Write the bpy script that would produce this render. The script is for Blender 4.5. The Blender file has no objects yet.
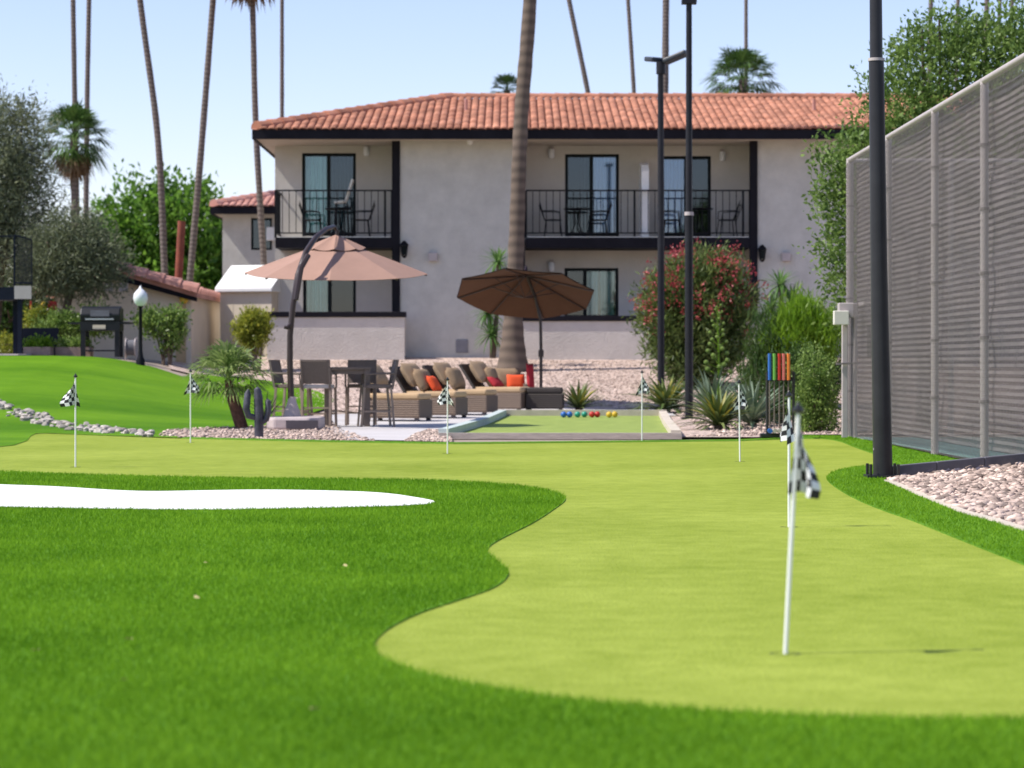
import bpy, bmesh, math, random
import numpy as np
from mathutils import Vector, Matrix
random.seed(7); rng = np.random.default_rng(7)
S = bpy.context.scene
COL = S.collection
F = 2560.0; CAMZ = 1.0
PI = math.pi

# ------------------------------------------------------------------ measuring
def X(px, d): return (px - 512.0) / F * d
def Z(py, d): return CAMZ + (364.0 - py) / F * d
def ss(t):
    t = min(1.0, max(0.0, t)); return t * t * (3 - 2 * t)
def terrain(x, y):
    if 3.3 < x < 6 and 16 < y < 23.2: return .10 * min(1, (x - 3.3) / 1.25) * min(1, max(0, (y - 17.5) / 4.5))
    if y < 42: b = 0.0
    elif y < 51: b = 0.1 * (y - 42) / 9
    elif y < 62: b = 0.1 + 1.07 * (y - 51) / 11
    else: b = 1.17
    h = 1.16 * ss((-2.75 - x) / 6.4) * ss((y - 36.3) / 16.0)
    k = 0.12
    if x < -2.9 and y > 36.3:
        m = max(b, h); return m + (k * 0.25) * max(0, 1 - abs(b - h) / k) ** 2 if min(b, h) > 0.001 else m
    return b
def hit(px, py):
    d = 4.0
    while d < 75:
        if Z(py, d) <= terrain(X(px, d), d): break
        d += 0.05
    return (X(px, d), d)
def hitz(px, py, z):
    d = 2560.0 * (1 - z) / (py - 364.0); return (X(px, d), d)
def hits(l): return [hit(*p) for p in l]

# ------------------------------------------------------------------ materials
def newmat(name):
    m = bpy.data.materials.new(name); m.use_nodes = True
    nt = m.node_tree; nt.nodes.clear()
    out = nt.nodes.new('ShaderNodeOutputMaterial')
    return m, nt, out
def node(nt, t, **kw):
    n = nt.nodes.new(t)
    for k, v in kw.items():
        if hasattr(n, k) and not k.startswith('i_'): setattr(n, k, v)
    return n
def rgb(c): return (c[0], c[1], c[2], 1)
def M(name, c, rough=0.7, var=0.12, scale=6.0, bump=0.0, bscale=60.0, metal=0.0, c2=None, spec=0.4, stretch=None, rnd=0.0):
    """principled material with noise driven colour drift between c*(1-var) and c*(1+var) (or c..c2) and a fine bump"""
    m, nt, out = newmat(name); L = nt.links
    p = node(nt, 'ShaderNodeBsdfPrincipled'); L.new(p.outputs[0], out.inputs[0])
    p.inputs['Roughness'].default_value = rough; p.inputs['Metallic'].default_value = metal
    p.inputs['Specular IOR Level'].default_value = spec
    tc = node(nt, 'ShaderNodeTexCoord'); co = tc.outputs['Object']
    if stretch:
        mp = node(nt, 'ShaderNodeMapping'); mp.inputs['Scale'].default_value = stretch
        L.new(co, mp.inputs[0]); co = mp.outputs[0]
    n = node(nt, 'ShaderNodeTexNoise'); n.inputs['Scale'].default_value = scale; n.inputs['Detail'].default_value = 6
    n.inputs['Roughness'].default_value = 0.65
    L.new(co, n.inputs['Vector'])
    r = node(nt, 'ShaderNodeValToRGB')
    a = [x * (1 - var) for x in c]; b = c2 if c2 else [min(1, x * (1 + var)) for x in c]
    r.color_ramp.elements[0].position = 0.3; r.color_ramp.elements[1].position = 0.7
    r.color_ramp.elements[0].color = rgb(a); r.color_ramp.elements[1].color = rgb(b)
    L.new(n.outputs[0], r.inputs[0])
    colour = r.outputs[0]
    if rnd:
        g = node(nt, 'ShaderNodeNewGeometry')
        hv = node(nt, 'ShaderNodeHueSaturation')
        mr = node(nt, 'ShaderNodeMapRange'); mr.inputs[3].default_value = 1 - rnd; mr.inputs[4].default_value = 1 + rnd
        L.new(g.outputs['Random Per Island'], mr.inputs[0]); L.new(mr.outputs[0], hv.inputs['Value'])
        L.new(colour, hv.inputs['Color']); colour = hv.outputs[0]
    L.new(colour, p.inputs['Base Color'])
    if bump:
        n2 = node(nt, 'ShaderNodeTexNoise'); n2.inputs['Scale'].default_value = bscale; n2.inputs['Detail'].default_value = 4
        L.new(co, n2.inputs['Vector'])
        bp = node(nt, 'ShaderNodeBump'); bp.inputs['Strength'].default_value = bump; bp.inputs['Distance'].default_value = 0.02
        L.new(n2.outputs[0], bp.inputs['Height']); L.new(bp.outputs[0], p.inputs['Normal'])
    return m
def Mleaf(name, c, c2, trans=0.35, rough=0.45, scale=1.6, rnd=0.35, spec=.35):
    m, nt, out = newmat(name); L = nt.links
    p = node(nt, 'ShaderNodeBsdfPrincipled'); p.inputs['Roughness'].default_value = rough
    p.inputs['Specular IOR Level'].default_value = spec
    t = node(nt, 'ShaderNodeBsdfTranslucent'); mx = node(nt, 'ShaderNodeMixShader'); mx.inputs[0].default_value = trans
    tc = node(nt, 'ShaderNodeTexCoord')
    n = node(nt, 'ShaderNodeTexNoise'); n.inputs['Scale'].default_value = scale; n.inputs['Detail'].default_value = 5
    L.new(tc.outputs['Object'], n.inputs['Vector'])
    g = node(nt, 'ShaderNodeNewGeometry')
    ad = node(nt, 'ShaderNodeMath', operation='MULTIPLY_ADD'); ad.inputs[1].default_value = 0.6; 
    L.new(g.outputs['Random Per Island'], ad.inputs[0]); 
    sb = node(nt, 'ShaderNodeMath', operation='SUBTRACT'); sb.inputs[1].default_value = 0.3
    L.new(n.outputs[0], sb.inputs[0]); L.new(sb.outputs[0], ad.inputs[2])
    r = node(nt, 'ShaderNodeValToRGB'); r.color_ramp.elements[0].position = 0.15; r.color_ramp.elements[1].position = 0.85
    r.color_ramp.elements[0].color = rgb(c); r.color_ramp.elements[1].color = rgb(c2)
    L.new(ad.outputs[0], r.inputs[0])
    L.new(r.outputs[0], p.inputs['Base Color']); L.new(r.outputs[0], t.inputs['Color'])
    L.new(p.outputs[0], mx.inputs[1]); L.new(t.outputs[0], mx.inputs[2]); L.new(mx.outputs[0], out.inputs[0])
    return m
def Mgravel(name, cols, scale=22.0, bump=0.8):
    m, nt, out = newmat(name); L = nt.links
    p = node(nt, 'ShaderNodeBsdfPrincipled'); p.inputs['Roughness'].default_value = 0.85; L.new(p.outputs[0], out.inputs[0])
    tc = node(nt, 'ShaderNodeTexCoord')
    v = node(nt, 'ShaderNodeTexVoronoi'); v.inputs['Scale'].default_value = scale; L.new(tc.outputs['Object'], v.inputs['Vector'])
    sp = node(nt, 'ShaderNodeSeparateColor'); L.new(v.outputs['Color'], sp.inputs[0])
    r = node(nt, 'ShaderNodeValToRGB'); e = r.color_ramp.elements
    e[0].color = rgb(cols[0]); e[1].color = rgb(cols[-1])
    for i, c in enumerate(cols[1:-1]):
        q = e.new((i + 1) / (len(cols) - 1)); q.color = rgb(c)
    L.new(sp.outputs[0], r.inputs[0])
    n = node(nt, 'ShaderNodeTexNoise'); n.inputs['Scale'].default_value = 0.7; n.inputs['Detail'].default_value = 5; L.new(tc.outputs['Object'], n.inputs['Vector'])
    hv = node(nt, 'ShaderNodeHueSaturation'); mr = node(nt, 'ShaderNodeMapRange'); mr.inputs[3].default_value = .75; mr.inputs[4].default_value = 1.25
    L.new(n.outputs[0], mr.inputs[0]); L.new(mr.outputs[0], hv.inputs['Value']); L.new(r.outputs[0], hv.inputs['Color'])
    L.new(hv.outputs[0], p.inputs['Base Color'])
    iv = node(nt, 'ShaderNodeMath', operation='SUBTRACT'); iv.inputs[0].default_value = 1; L.new(v.outputs['Distance'], iv.inputs[1])
    bp = node(nt, 'ShaderNodeBump'); bp.inputs['Strength'].default_value = bump; bp.inputs['Distance'].default_value = 0.03
    L.new(iv.outputs[0], bp.inputs['Height']); L.new(bp.outputs[0], p.inputs['Normal'])
    return m
def Mturf(name, c, c2, fine=90.0, bump=0.6, patch=0.5, streak=(1, 1, 1)):
    """artificial turf: broad drift, mid mottling and fine pile"""
    m, nt, out = newmat(name); L = nt.links
    p = node(nt, 'ShaderNodeBsdfPrincipled'); p.inputs['Roughness'].default_value = 0.65; L.new(p.outputs[0], out.inputs[0])
    p.inputs['Specular IOR Level'].default_value = 0.04
    tc = node(nt, 'ShaderNodeTexCoord')
    mp = node(nt, 'ShaderNodeMapping'); mp.inputs['Scale'].default_value = streak; L.new(tc.outputs['Object'], mp.inputs[0])
    def nz(s, d=4):
        n = node(nt, 'ShaderNodeTexNoise'); n.inputs['Scale'].default_value = s; n.inputs['Detail'].default_value = d
        n.inputs['Roughness'].default_value = .6
        L.new(mp.outputs[0], n.inputs['Vector']); return n.outputs[0]
    a, b, f = nz(0.35, 5), nz(5.0, 6), nz(fine, 2)
    m1 = node(nt, 'ShaderNodeMath', operation='MULTIPLY_ADD'); m1.inputs[1].default_value = patch; L.new(a, m1.inputs[0])
    m2 = node(nt, 'ShaderNodeMath', operation='MULTIPLY_ADD'); m2.inputs[1].default_value = 0.45; L.new(b, m2.inputs[0]); L.new(m1.outputs[0], m2.inputs[2])
    m3 = node(nt, 'ShaderNodeMath', operation='MULTIPLY_ADD'); m3.inputs[1].default_value = 0.55; L.new(f, m3.inputs[0]); L.new(m2.outputs[0], m3.inputs[2])
    m1.inputs[2].default_value = -0.5 * (patch + 1.0) + 0.5
    r = node(nt, 'ShaderNodeValToRGB'); r.color_ramp.elements[0].position = .3; r.color_ramp.elements[1].position = .7
    r.color_ramp.elements[0].color = rgb(c); r.color_ramp.elements[1].color = rgb(c2)
    L.new(m3.outputs[0], r.inputs[0]); L.new(r.outputs[0], p.inputs['Base Color'])
    bp = node(nt, 'ShaderNodeBump'); bp.inputs['Strength'].default_value = bump; bp.inputs['Distance'].default_value = 0.012
    L.new(f, bp.inputs['Height']); L.new(bp.outputs[0], p.inputs['Normal'])
    return m
def Mglass(name, tint, refl=0.22):
    m, nt, out = newmat(name); L = nt.links
    g = node(nt, 'ShaderNodeBsdfGlossy'); g.inputs['Roughness'].default_value = 0.03; g.inputs['Color'].default_value = (0.9, 0.95, 1, 1)
    t = node(nt, 'ShaderNodeBsdfTransparent'); t.inputs['Color'].default_value = rgb(tint)
    n = node(nt, 'ShaderNodeTexNoise'); n.inputs['Scale'].default_value = 0.8
    tc = node(nt, 'ShaderNodeTexCoord'); L.new(tc.outputs['Object'], n.inputs['Vector'])
    bp = node(nt, 'ShaderNodeBump'); bp.inputs['Strength'].default_value = .05; L.new(n.outputs[0], bp.inputs['Height']); L.new(bp.outputs[0], g.inputs['Normal'])
    mx = node(nt, 'ShaderNodeMixShader'); mx.inputs[0].default_value = refl
    L.new(t.outputs[0], mx.inputs[1]); L.new(g.outputs[0], mx.inputs[2]); L.new(mx.outputs[0], out.inputs[0])
    return m
def Mscreen(name, c, open_=0.3, c2=None):
    m, nt, out = newmat(name); L = nt.links
    d = node(nt, 'ShaderNodeBsdfDiffuse'); d.inputs['Color'].default_value = rgb(c)
    tl = node(nt, 'ShaderNodeBsdfTranslucent'); tl.inputs['Color'].default_value = rgb(c)
    m0 = node(nt, 'ShaderNodeMixShader'); m0.inputs[0].default_value = .3; L.new(d.outputs[0], m0.inputs[1]); L.new(tl.outputs[0], m0.inputs[2])
    t = node(nt, 'ShaderNodeBsdfTransparent')
    if c2:
        tw = node(nt, 'ShaderNodeTexCoord'); wv = node(nt, 'ShaderNodeTexWave'); wv.bands_direction = 'Z'; wv.inputs['Scale'].default_value = .314 / .068
        wv.inputs['Distortion'].default_value = .45; wv.inputs['Detail'].default_value = 3; wv.inputs['Detail Scale'].default_value = 1.2
        rp = node(nt, 'ShaderNodeValToRGB'); rp.color_ramp.elements[0].color = rgb(c2); rp.color_ramp.elements[1].color = rgb(c)
        rp.color_ramp.elements[0].position = .25; rp.color_ramp.elements[1].position = .75
        L.new(tw.outputs['Object'], wv.inputs['Vector']); L.new(wv.outputs['Fac'], rp.inputs[0]); L.new(rp.outputs[0], d.inputs['Color']); L.new(rp.outputs[0], tl.inputs['Color'])
    tc = node(nt, 'ShaderNodeTexCoord'); n = node(nt, 'ShaderNodeTexNoise'); n.inputs['Scale'].default_value = 2.2; n.inputs['Detail'].default_value = 6
    L.new(tc.outputs['Object'], n.inputs['Vector'])
    mr = node(nt, 'ShaderNodeMapRange'); mr.inputs[1].default_value = .3; mr.inputs[2].default_value = .75
    mr.inputs[3].default_value = open_ * .5; mr.inputs[4].default_value = open_ * 1.6
    L.new(n.outputs[0], mr.inputs[0])
    mx = node(nt, 'ShaderNodeMixShader'); L.new(mr.outputs[0], mx.inputs[0]); L.new(m0.outputs[0], mx.inputs[1]); L.new(t.outputs[0], mx.inputs[2])
    L.new(mx.outputs[0], out.inputs[0]); return m
def Mchecker(name):
    m, nt, out = newmat(name); L = nt.links
    p = node(nt, 'ShaderNodeBsdfPrincipled'); p.inputs['Roughness'].default_value = .7; L.new(p.outputs[0], out.inputs[0])
    u = node(nt, 'ShaderNodeUVMap'); c = node(nt, 'ShaderNodeTexChecker'); c.inputs['Scale'].default_value = 1
    c.inputs['Color1'].default_value = (.012, .012, .014, 1); c.inputs['Color2'].default_value = (.8, .8, .8, 1)
    L.new(u.outputs[0], c.inputs[0]); L.new(c.outputs[0], p.inputs['Base Color']); return m
def Mstripe(name, c, c2, scale, axis='Z', rough=.7, bump=.5, dist=.02, metal=0):
    """bands along an axis with bump (wicker, palm rings, tiles)"""
    m, nt, out = newmat(name); L = nt.links
    p = node(nt, 'ShaderNodeBsdfPrincipled'); p.inputs['Roughness'].default_value = rough; L.new(p.outputs[0], out.inputs[0])
    tc = node(nt, 'ShaderNodeTexCoord'); w = node(nt, 'ShaderNodeTexWave'); w.bands_direction = axis
    w.inputs['Scale'].default_value = scale; w.inputs['Distortion'].default_value = 1.8; w.inputs['Detail'].default_value = 3
    L.new(tc.outputs['Object'], w.inputs['Vector'])
    n = node(nt, 'ShaderNodeTexNoise'); n.inputs['Scale'].default_value = 3; n.inputs['Detail'].default_value = 6; L.new(tc.outputs['Object'], n.inputs['Vector'])
    ad = node(nt, 'ShaderNodeMath', operation='MULTIPLY_ADD'); ad.inputs[1].default_value = .55; L.new(w.outputs['Fac'], ad.inputs[0])
    ml = node(nt, 'ShaderNodeMath', operation='MULTIPLY'); ml.inputs[1].default_value = .6; L.new(n.outputs[0], ml.inputs[0]); L.new(ml.outputs[0], ad.inputs[2])
    r = node(nt, 'ShaderNodeValToRGB'); r.color_ramp.elements[0].position = .15; r.color_ramp.elements[1].position = .8
    r.color_ramp.elements[0].color = rgb(c); r.color_ramp.elements[1].color = rgb(c2)
    L.new(ad.outputs[0], r.inputs[0]); L.new(r.outputs[0], p.inputs['Base Color'])
    bp = node(nt, 'ShaderNodeBump'); bp.inputs['Strength'].default_value = bump; bp.inputs['Distance'].default_value = dist
    L.new(w.outputs['Fac'], bp.inputs['Height']); L.new(bp.outputs[0], p.inputs['Normal']); return m
def Mwicker(name, c, c2, s=14.0):
    m, nt, out = newmat(name); L = nt.links
    p = node(nt, 'ShaderNodeBsdfPrincipled'); p.inputs['Roughness'].default_value = .6; L.new(p.outputs[0], out.inputs[0])
    tc = node(nt, 'ShaderNodeTexCoord')
    fs = []
    for ax in 'XZ':
        w = node(nt, 'ShaderNodeTexWave'); w.bands_direction = ax; w.inputs['Scale'].default_value = s if ax == 'X' else s * .6
        w.inputs['Distortion'].default_value = .6
        L.new(tc.outputs['Object'], w.inputs['Vector']); fs.append(w.outputs['Fac'])
    ml = node(nt, 'ShaderNodeMath', operation='MULTIPLY'); L.new(fs[0], ml.inputs[0]); L.new(fs[1], ml.inputs[1])
    r = node(nt, 'ShaderNodeValToRGB'); r.color_ramp.elements[0].color = rgb(c); r.color_ramp.elements[1].color = rgb(c2); r.color_ramp.elements[1].position = .6
    L.new(ml.outputs[0], r.inputs[0]); L.new(r.outputs[0], p.inputs['Base Color'])
    bp = node(nt, 'ShaderNodeBump'); bp.inputs['Strength'].default_value = .6; bp.inputs['Distance'].default_value = .02
    L.new(ml.outputs[0], bp.inputs['Height']); L.new(bp.outputs[0], p.inputs['Normal']); return m

m_stucco = M('stucco_grey', (.52, .50, .455), .9, .11, 2.2, .9, 26)
m_stucco_low = M('stucco_patio', (.58, .53, .48), .9, .08, 2.2, .6, 30)
m_beige = M('beige_render', (.66, .57, .44), .9, .08, 1.0, .4, 40)
m_dark = M('dark_brown_paint', (.013, .012, .016), .6, .25, 2.0, spec=.08)
m_soffit = M('soffit', (.45, .40, .33), .9, .08, 2)
m_iron = M('black_iron', (.010, .010, .012), .5, .3, 8, spec=.12)
m_postm = M('dark_post', (.016, .016, .02), .42, .25, 5, spec=.2)
m_bronze = M('bronze_metal', (.04, .027, .025), .35, .25, 5, spec=.35)
m_pole = M('charcoal_pole', (.022, .022, .025), .38, .25, 3, spec=.3)
m_white = M('white_paint', (.80, .80, .78), .5, .04, 5)
m_offwhite = M('off_white', (.66, .63, .56), .6, .06, 3)
m_room = M('room_dark', (.05, .055, .06), .9, .2, 2)
m_curtain = Mstripe('curtain', (.30, .46, .46), (.66, .80, .78), 3.2, 'X', .9, .5, .03)
m_curtain_blue = Mstripe('curtain_blue', (.26, .42, .54), (.52, .70, .82), 3.2, 'X', .9, .5, .03)
m_frame = M('door_frame', (.008, .012, .013), .4, .2, 6, spec=.1)
m_glass = Mglass('glass', (.68, .86, .86), .10)
m_glass_dark = Mglass('glass_screen', (.34, .46, .50), .07)
m_glass_blue = Mglass('glass_blue', (.5, .68, .86), .14)
m_tile = M('clay_tile', (.34, .125, .07), .8, .2, 1.7, .25, 25, c2=(.54, .245, .155), rnd=.22)
m_tile_pink = M('faded_tile', (.50, .22, .17), .85, .25, 1.5, .25, 25, c2=(.62, .33, .27))
m_green = Mturf('putting_turf', (.17, .23, .019), (.335, .392, .066), 70, .6, .6)
m_fringe = Mturf('fringe_turf', (.07, .18, .012), (.15, .31, .03), 80, .9, .5)
m_lawn = Mturf('lawn_turf', (.057, .155, .004), (.14, .28, .012), 60, .8, .9, (.3, 1.3, 1))
m_blade = Mleaf('turf_blade', (.092, .23, .008), (.26, .46, .026), .45, .7, .8, spec=.1)
m_blade_lawn = Mleaf('lawn_blade', (.08, .19, .01), (.20, .36, .03), .35, .5, .8)
m_sand = M('white_sand', (.78, .77, .74), .95, .05, 14, .6, 60)
m_gravel = Mgravel('gravel', [(.20, .14, .115), (.42, .305, .25), (.54, .41, .345), (.64, .51, .44)], 16)
m_stone = M('river_stone', (.33, .235, .19), .9, .4, 5, .3, 60, c2=(.64, .50, .42), rnd=.6)
m_stone_pale = M('pale_stone', (.28, .24, .21), .85, .3, 5, .4, 40, c2=(.56, .50, .45), rnd=.5)
m_conc = M('concrete', (.50, .47, .46), .85, .1, 1.2, .2, 60)
m_conc_pale = M('pale_concrete_edge', (.54, .47, .38), .85, .14, 3, .3, 50)
m_kerb = M('grey_kerb_board', (.13, .13, .15), .7, .2, 4, .2, 40)
m_court = M('tennis_court', (.15, .30, .25), .8, .1, 1.5, .1, 60)
m_dirt = M('dry_ground', (.33, .26, .21), .95, .2, .4, .4, 15)
m_bark = Mstripe('palm_bark', (.075, .056, .043), (.15, .112, .085), 1.3, 'Z', .95, .15, .012)
m_bark_dark = Mstripe('palm_bark_dark', (.085, .068, .058), (.165, .135, .115), 2.6, 'Z', .95, .25, .03)
m_wood = M('tree_bark', (.13, .095, .07), .95, .3, 9, .6, 30)
m_skirt = Mleaf('dead_frond', (.13, .085, .045), (.30, .21, .12), .2, .8)
m_frond = Mleaf('palm_frond', (.035, .085, .018), (.11, .19, .045), .3)
m_frond_pale = Mleaf('fan_frond', (.09, .17, .035), (.36, .44, .16), .4)
m_olive = Mleaf('olive_leaf', (.085, .105, .055), (.30, .33, .19), .35, .5)
m_olive_d = Mleaf('olive_leaf_dark', (.065, .085, .042), (.23, .26, .145), .35, .5)
m_leaf = Mleaf('tree_leaf', (.03, .085, .012), (.11, .21, .03), .4)
m_leaf_bright = Mleaf('bright_leaf', (.05, .14, .015), (.20, .37, .05), .5)
m_privet = Mleaf('right_tree_leaf', (.065, .13, .022), (.25, .36, .09), .45)
m_shrub = Mleaf('shrub_leaf', (.025, .065, .012), (.085, .15, .03), .35)
m_shrub_bright = Mleaf('feathery_leaf', (.09, .20, .01), (.26, .43, .03), .5)  # the plant's own bright yellow green
m_hedge = Mleaf('hedge_leaf', (.085, .165, .025), (.29, .40, .10), .45)
m_olean = Mleaf('oleander_leaf', (.055, .10, .022), (.20, .26, .075), .4)
m_flower = Mleaf('red_flower', (.30, .025, .035), (.56, .12, .13), .3)
m_yellow_leaf = Mleaf('yellow_leaf', (.14, .19, .02), (.42, .42, .06), .45)
m_agave = Mleaf('agave_leaf', (.06, .11, .06), (.24, .30, .20), .15, .5)
m_agave_g = Mleaf('agave_green', (.055, .10, .02), (.20, .25, .08), .2, .5)
m_agave_y = Mleaf('agave_yellow', (.20, .20, .03), (.46, .38, .06), .25, .5)
m_yucca = Mleaf('yucca_leaf', (.06, .15, .03), (.20, .34, .10), .35)
m_canopy = M('faded_rose_canvas', (.335, .20, .15), .9, .06, 3, .1, 90)
m_canopy2 = M('brown_canvas', (.10, .045, .022), .9, .1, 3, .1, 90)
m_canopy2t = M('plum_canvas', (.035, .022, .035), .85, .1, 3)
m_sling = M('sling_mesh', (.165, .13, .11), .8, .12, 40, .3, 160)
m_chairleg = M('taupe_aluminium', (.27, .205, .16), .5, .12, 6)
m_tabledark = M('table_dark', (.15, .115, .095), .5, .15, 8)
m_wicker = Mwicker('wicker', (.10, .065, .045), (.36, .26, .19))
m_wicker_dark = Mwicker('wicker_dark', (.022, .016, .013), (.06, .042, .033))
m_cush = M('tan_cushion', (.50, .345, .20), .95, .08, 3, .2, 70)
m_cushb = M('tan_back_cushion', (.33, .23, .145), .95, .15, 4, .2, 70)
m_pillow = M('brown_pillow', (.27, .185, .115), .95, .15, 5, .2, 70)
m_orange = M('orange_pillow', (.72, .085, .022), .9, .1, 5, .15, 70)
m_red = M('red_pillow', (.38, .02, .03), .9, .1, 5, .15, 70)
m_basestone = M('umbrella_base', (.44, .37, .36), .8, .12, 4, .2, 30)
m_basedark = M('umbrella_base_dark', (.075, .065, .075), .6, .15, 4)
m_timber = M('weathered_board', (.46, .40, .35), .85, .25, 4, .3, 30, stretch=(1, 8, 8))
m_tealboard = M('pale_painted_board', (.46, .52, .50), .7, .12, 3, .15, 30)
m_galv = M('galvanised_paint', (.42, .37, .36), .5, .08, 6)
m_wire = M('chain_wire', (.20, .175, .17), .6, .15, 20, spec=.2)
m_screen = Mscreen('windscreen', (.37, .32, .31), .36, (.075, .06, .062))
m_patch = Mscreen('dark_patch', (.05, .055, .05), .15)
m_check = Mchecker('checker_flag')
m_cactus = M('cactus_blue', (.03, .028, .045), .5, .35, 6, .3, 30, c2=(.085, .08, .11))
m_lampwhite = M('white_globe', (.75, .76, .78), .25, .03, 3)
m_grill = M('black_enamel', (.008, .009, .012), .45, .25, 4, spec=.3)
m_steel = M('brushed_steel', (.45, .46, .48), .35, .1, 10, metal=.8)
m_navy = M('navy_paint', (.010, .013, .024), .55, .2, 5, spec=.1)
m_brick = M('planter_block', (.30, .22, .18), .9, .2, 8, .4, 30)
m_rust = M('rust_pipe', (.22, .06, .035), .8, .25, 5, .2, 30)
m_lemon = M('yellow_paint', (.62, .40, .03), .5, .08, 4)
m_redpaint = M('red_paint', (.48, .03, .02), .45, .1, 4)
def Mc(name, c): return M(name, c, .35, .06, 4, spec=.5)
m_blue_p = Mc('blue_paint', (.02, .12, .42)); m_green_p = Mc('green_paint', (.16, .42, .07)); m_orange_p = Mc('orange_paint', (.75, .20, .03))
m_pink_p = Mc('coral_paint', (.62, .16, .14)); m_teal_p = Mc('teal_paint', (.02, .28, .18)); m_black_p = Mc('black_paint', (.015, .015, .015))
m_lens = M('led_head', (.03, .035, .045), .4, .2, 6)
m_leafdry = M('dry_leaf', (.46, .40, .17), .8, .2, 30)
m_cup = M('hole_cup', (.03, .04, .02), .8, .2, 30)

# ------------------------------------------------------------------ builders
class MB:
    def __init__(s): s.v = []; s.f = []; s.uv = None
    def add(s, vs, fs):
        o = len(s.v); s.v += [tuple(v) for v in vs]; s.f += [tuple(i + o for i in f) for f in fs]; return s
    def box(s, x0, x1, y0, y1, z0, z1, m=None):
        vs = [Vector((x, y, z)) for x in (x0, x1) for y in (y0, y1) for z in (z0, z1)]
        if m: vs = [m @ v for v in vs]
        return s.add(vs, [(0, 1, 3, 2), (4, 6, 7, 5), (0, 4, 5, 1), (2, 3, 7, 6), (0, 2, 6, 4), (1, 5, 7, 3)])
    def tube(s, pts, r, n=8, cap=True):
        pts = [Vector(p) for p in pts]
        if not hasattr(r, '__len__'): r = [r] * len(pts)
        o = len(s.v); up = Vector((0, 0, 1)); a = None
        for i, p in enumerate(pts):
            t = (pts[min(i + 1, len(pts) - 1)] - pts[max(i - 1, 0)]).normalized()
            if a is None:
                a = t.cross(Vector((1, 0, 0)) if abs(t.x) < .9 else up).normalized()
            a = (a - t * a.dot(t)).normalized(); b = t.cross(a)
            for k in range(n):
                q = 2 * PI * (k + .5) / n; s.v.append(tuple(p + (a * math.cos(q) + b * math.sin(q)) * r[i]))
        for i in range(len(pts) - 1):
            for k in range(n):
                k2 = (k + 1) % n; s.f.append((o + i * n + k, o + i * n + k2, o + (i + 1) * n + k2, o + (i + 1) * n + k))
        if cap:
            s.f.append(tuple(o + k for k in reversed(range(n)))); e = o + (len(pts) - 1) * n; s.f.append(tuple(e + k for k in range(n)))
        return s
    def bar(s, p0, p1, w, h=None):
        h = h or w; p0, p1 = Vector(p0), Vector(p1); t = (p1 - p0).normalized()
        a = t.cross(Vector((0, 0, 1)))
        a = Vector((1, 0, 0)) if a.length < .05 else a.normalized()
        b = t.cross(a).normalized(); vs = []
        for p in (p0, p1):
            for u, v in ((-1, -1), (1, -1), (1, 1), (-1, 1)): vs.append(p + a * u * w / 2 + b * v * h / 2)
        return s.add(vs, [(3, 2, 1, 0), (4, 5, 6, 7), (0, 1, 5, 4), (1, 2, 6, 5), (2, 3, 7, 6), (3, 0, 4, 7)])
    def lathe(s, prof, c=(0, 0, 0), n=20):
        o = len(s.v); c = Vector(c)
        for r, z in prof:
            for k in range(n):
                q = 2 * PI * k / n; s.v.append((c.x + r * math.cos(q), c.y + r * math.sin(q), c.z + z))
        for i in range(len(prof) - 1):
            for k in range(n):
                k2 = (k + 1) % n; s.f.append((o + i * n + k, o + i * n + k2, o + (i + 1) * n + k2, o + (i + 1) * n + k))
        s.f.append(tuple(o + k for k in reversed(range(n)))); e = o + (len(prof) - 1) * n; s.f.append(tuple(e + k for k in range(n)))
        return s
    def prism(s, poly, z0, z1):
        n = len(poly); o = len(s.v)
        s.v += [(p[0], p[1], z0) for p in poly] + [(p[0], p[1], z1) for p in poly]
        s.f.append(tuple(o + k for k in reversed(range(n)))); s.f.append(tuple(o + n + k for k in range(n)))
        for k in range(n): s.f.append((o + k, o + (k + 1) % n, o + n + (k + 1) % n, o + n + k))
        return s
    def extr(s, poly_xz, y0, y1):
        n = len(poly_xz); o = len(s.v)
        s.v += [(p[0], y0, p[1]) for p in poly_xz] + [(p[0], y1, p[1]) for p in poly_xz]
        s.f.append(tuple(o + k for k in range(n))); s.f.append(tuple(o + n + k for k in reversed(range(n))))
        for k in range(n): s.f.append((o + k, o + n + k, o + n + (k + 1) % n, o + (k + 1) % n))
        return s
    def xf(s, m): s.v = [tuple(m @ Vector(v)) for v in s.v]; return s
    def build(s, name, mat, parent=None, origin=None, smooth=False, bevel=0.0, sub=0, world=False):
        off = Vector((0, 0, 0))
        if parent is not None and world:
            p = parent
            while p is not None: off += p.location; p = p.parent
        elif origin is not None: off = Vector(origin)
        me = bpy.data.meshes.new(name)
        me.from_pydata([tuple(Vector(v) - off) for v in s.v], [], s.f); me.update()
        bm = bmesh.new(); bm.from_mesh(me); bmesh.ops.recalc_face_normals(bm, faces=bm.faces)
        bm.to_mesh(me); bm.free()
        if smooth:
            me.shade_smooth(); me.set_sharp_from_angle(angle=math.radians(40))
        me.materials.append(mat)
        o = bpy.data.objects.new(name, me); COL.objects.link(o)
        if parent is not None: o.parent = parent
        elif origin is not None: o.location = origin
        if bevel:
            b = o.modifiers.new('b', 'BEVEL'); b.width = bevel; b.segments = 2; b.limit_method = 'ANGLE'
        if sub:
            q = o.modifiers.new('s', 'SUBSURF'); q.levels = sub; q.render_levels = sub
        return o
def tag(o, label=None, cat=None, group=None, kind=None):
    if label: o['label'] = label
    if cat: o['category'] = cat
    if group: o['group'] = group
    if kind: o['kind'] = kind
    return o
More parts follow.
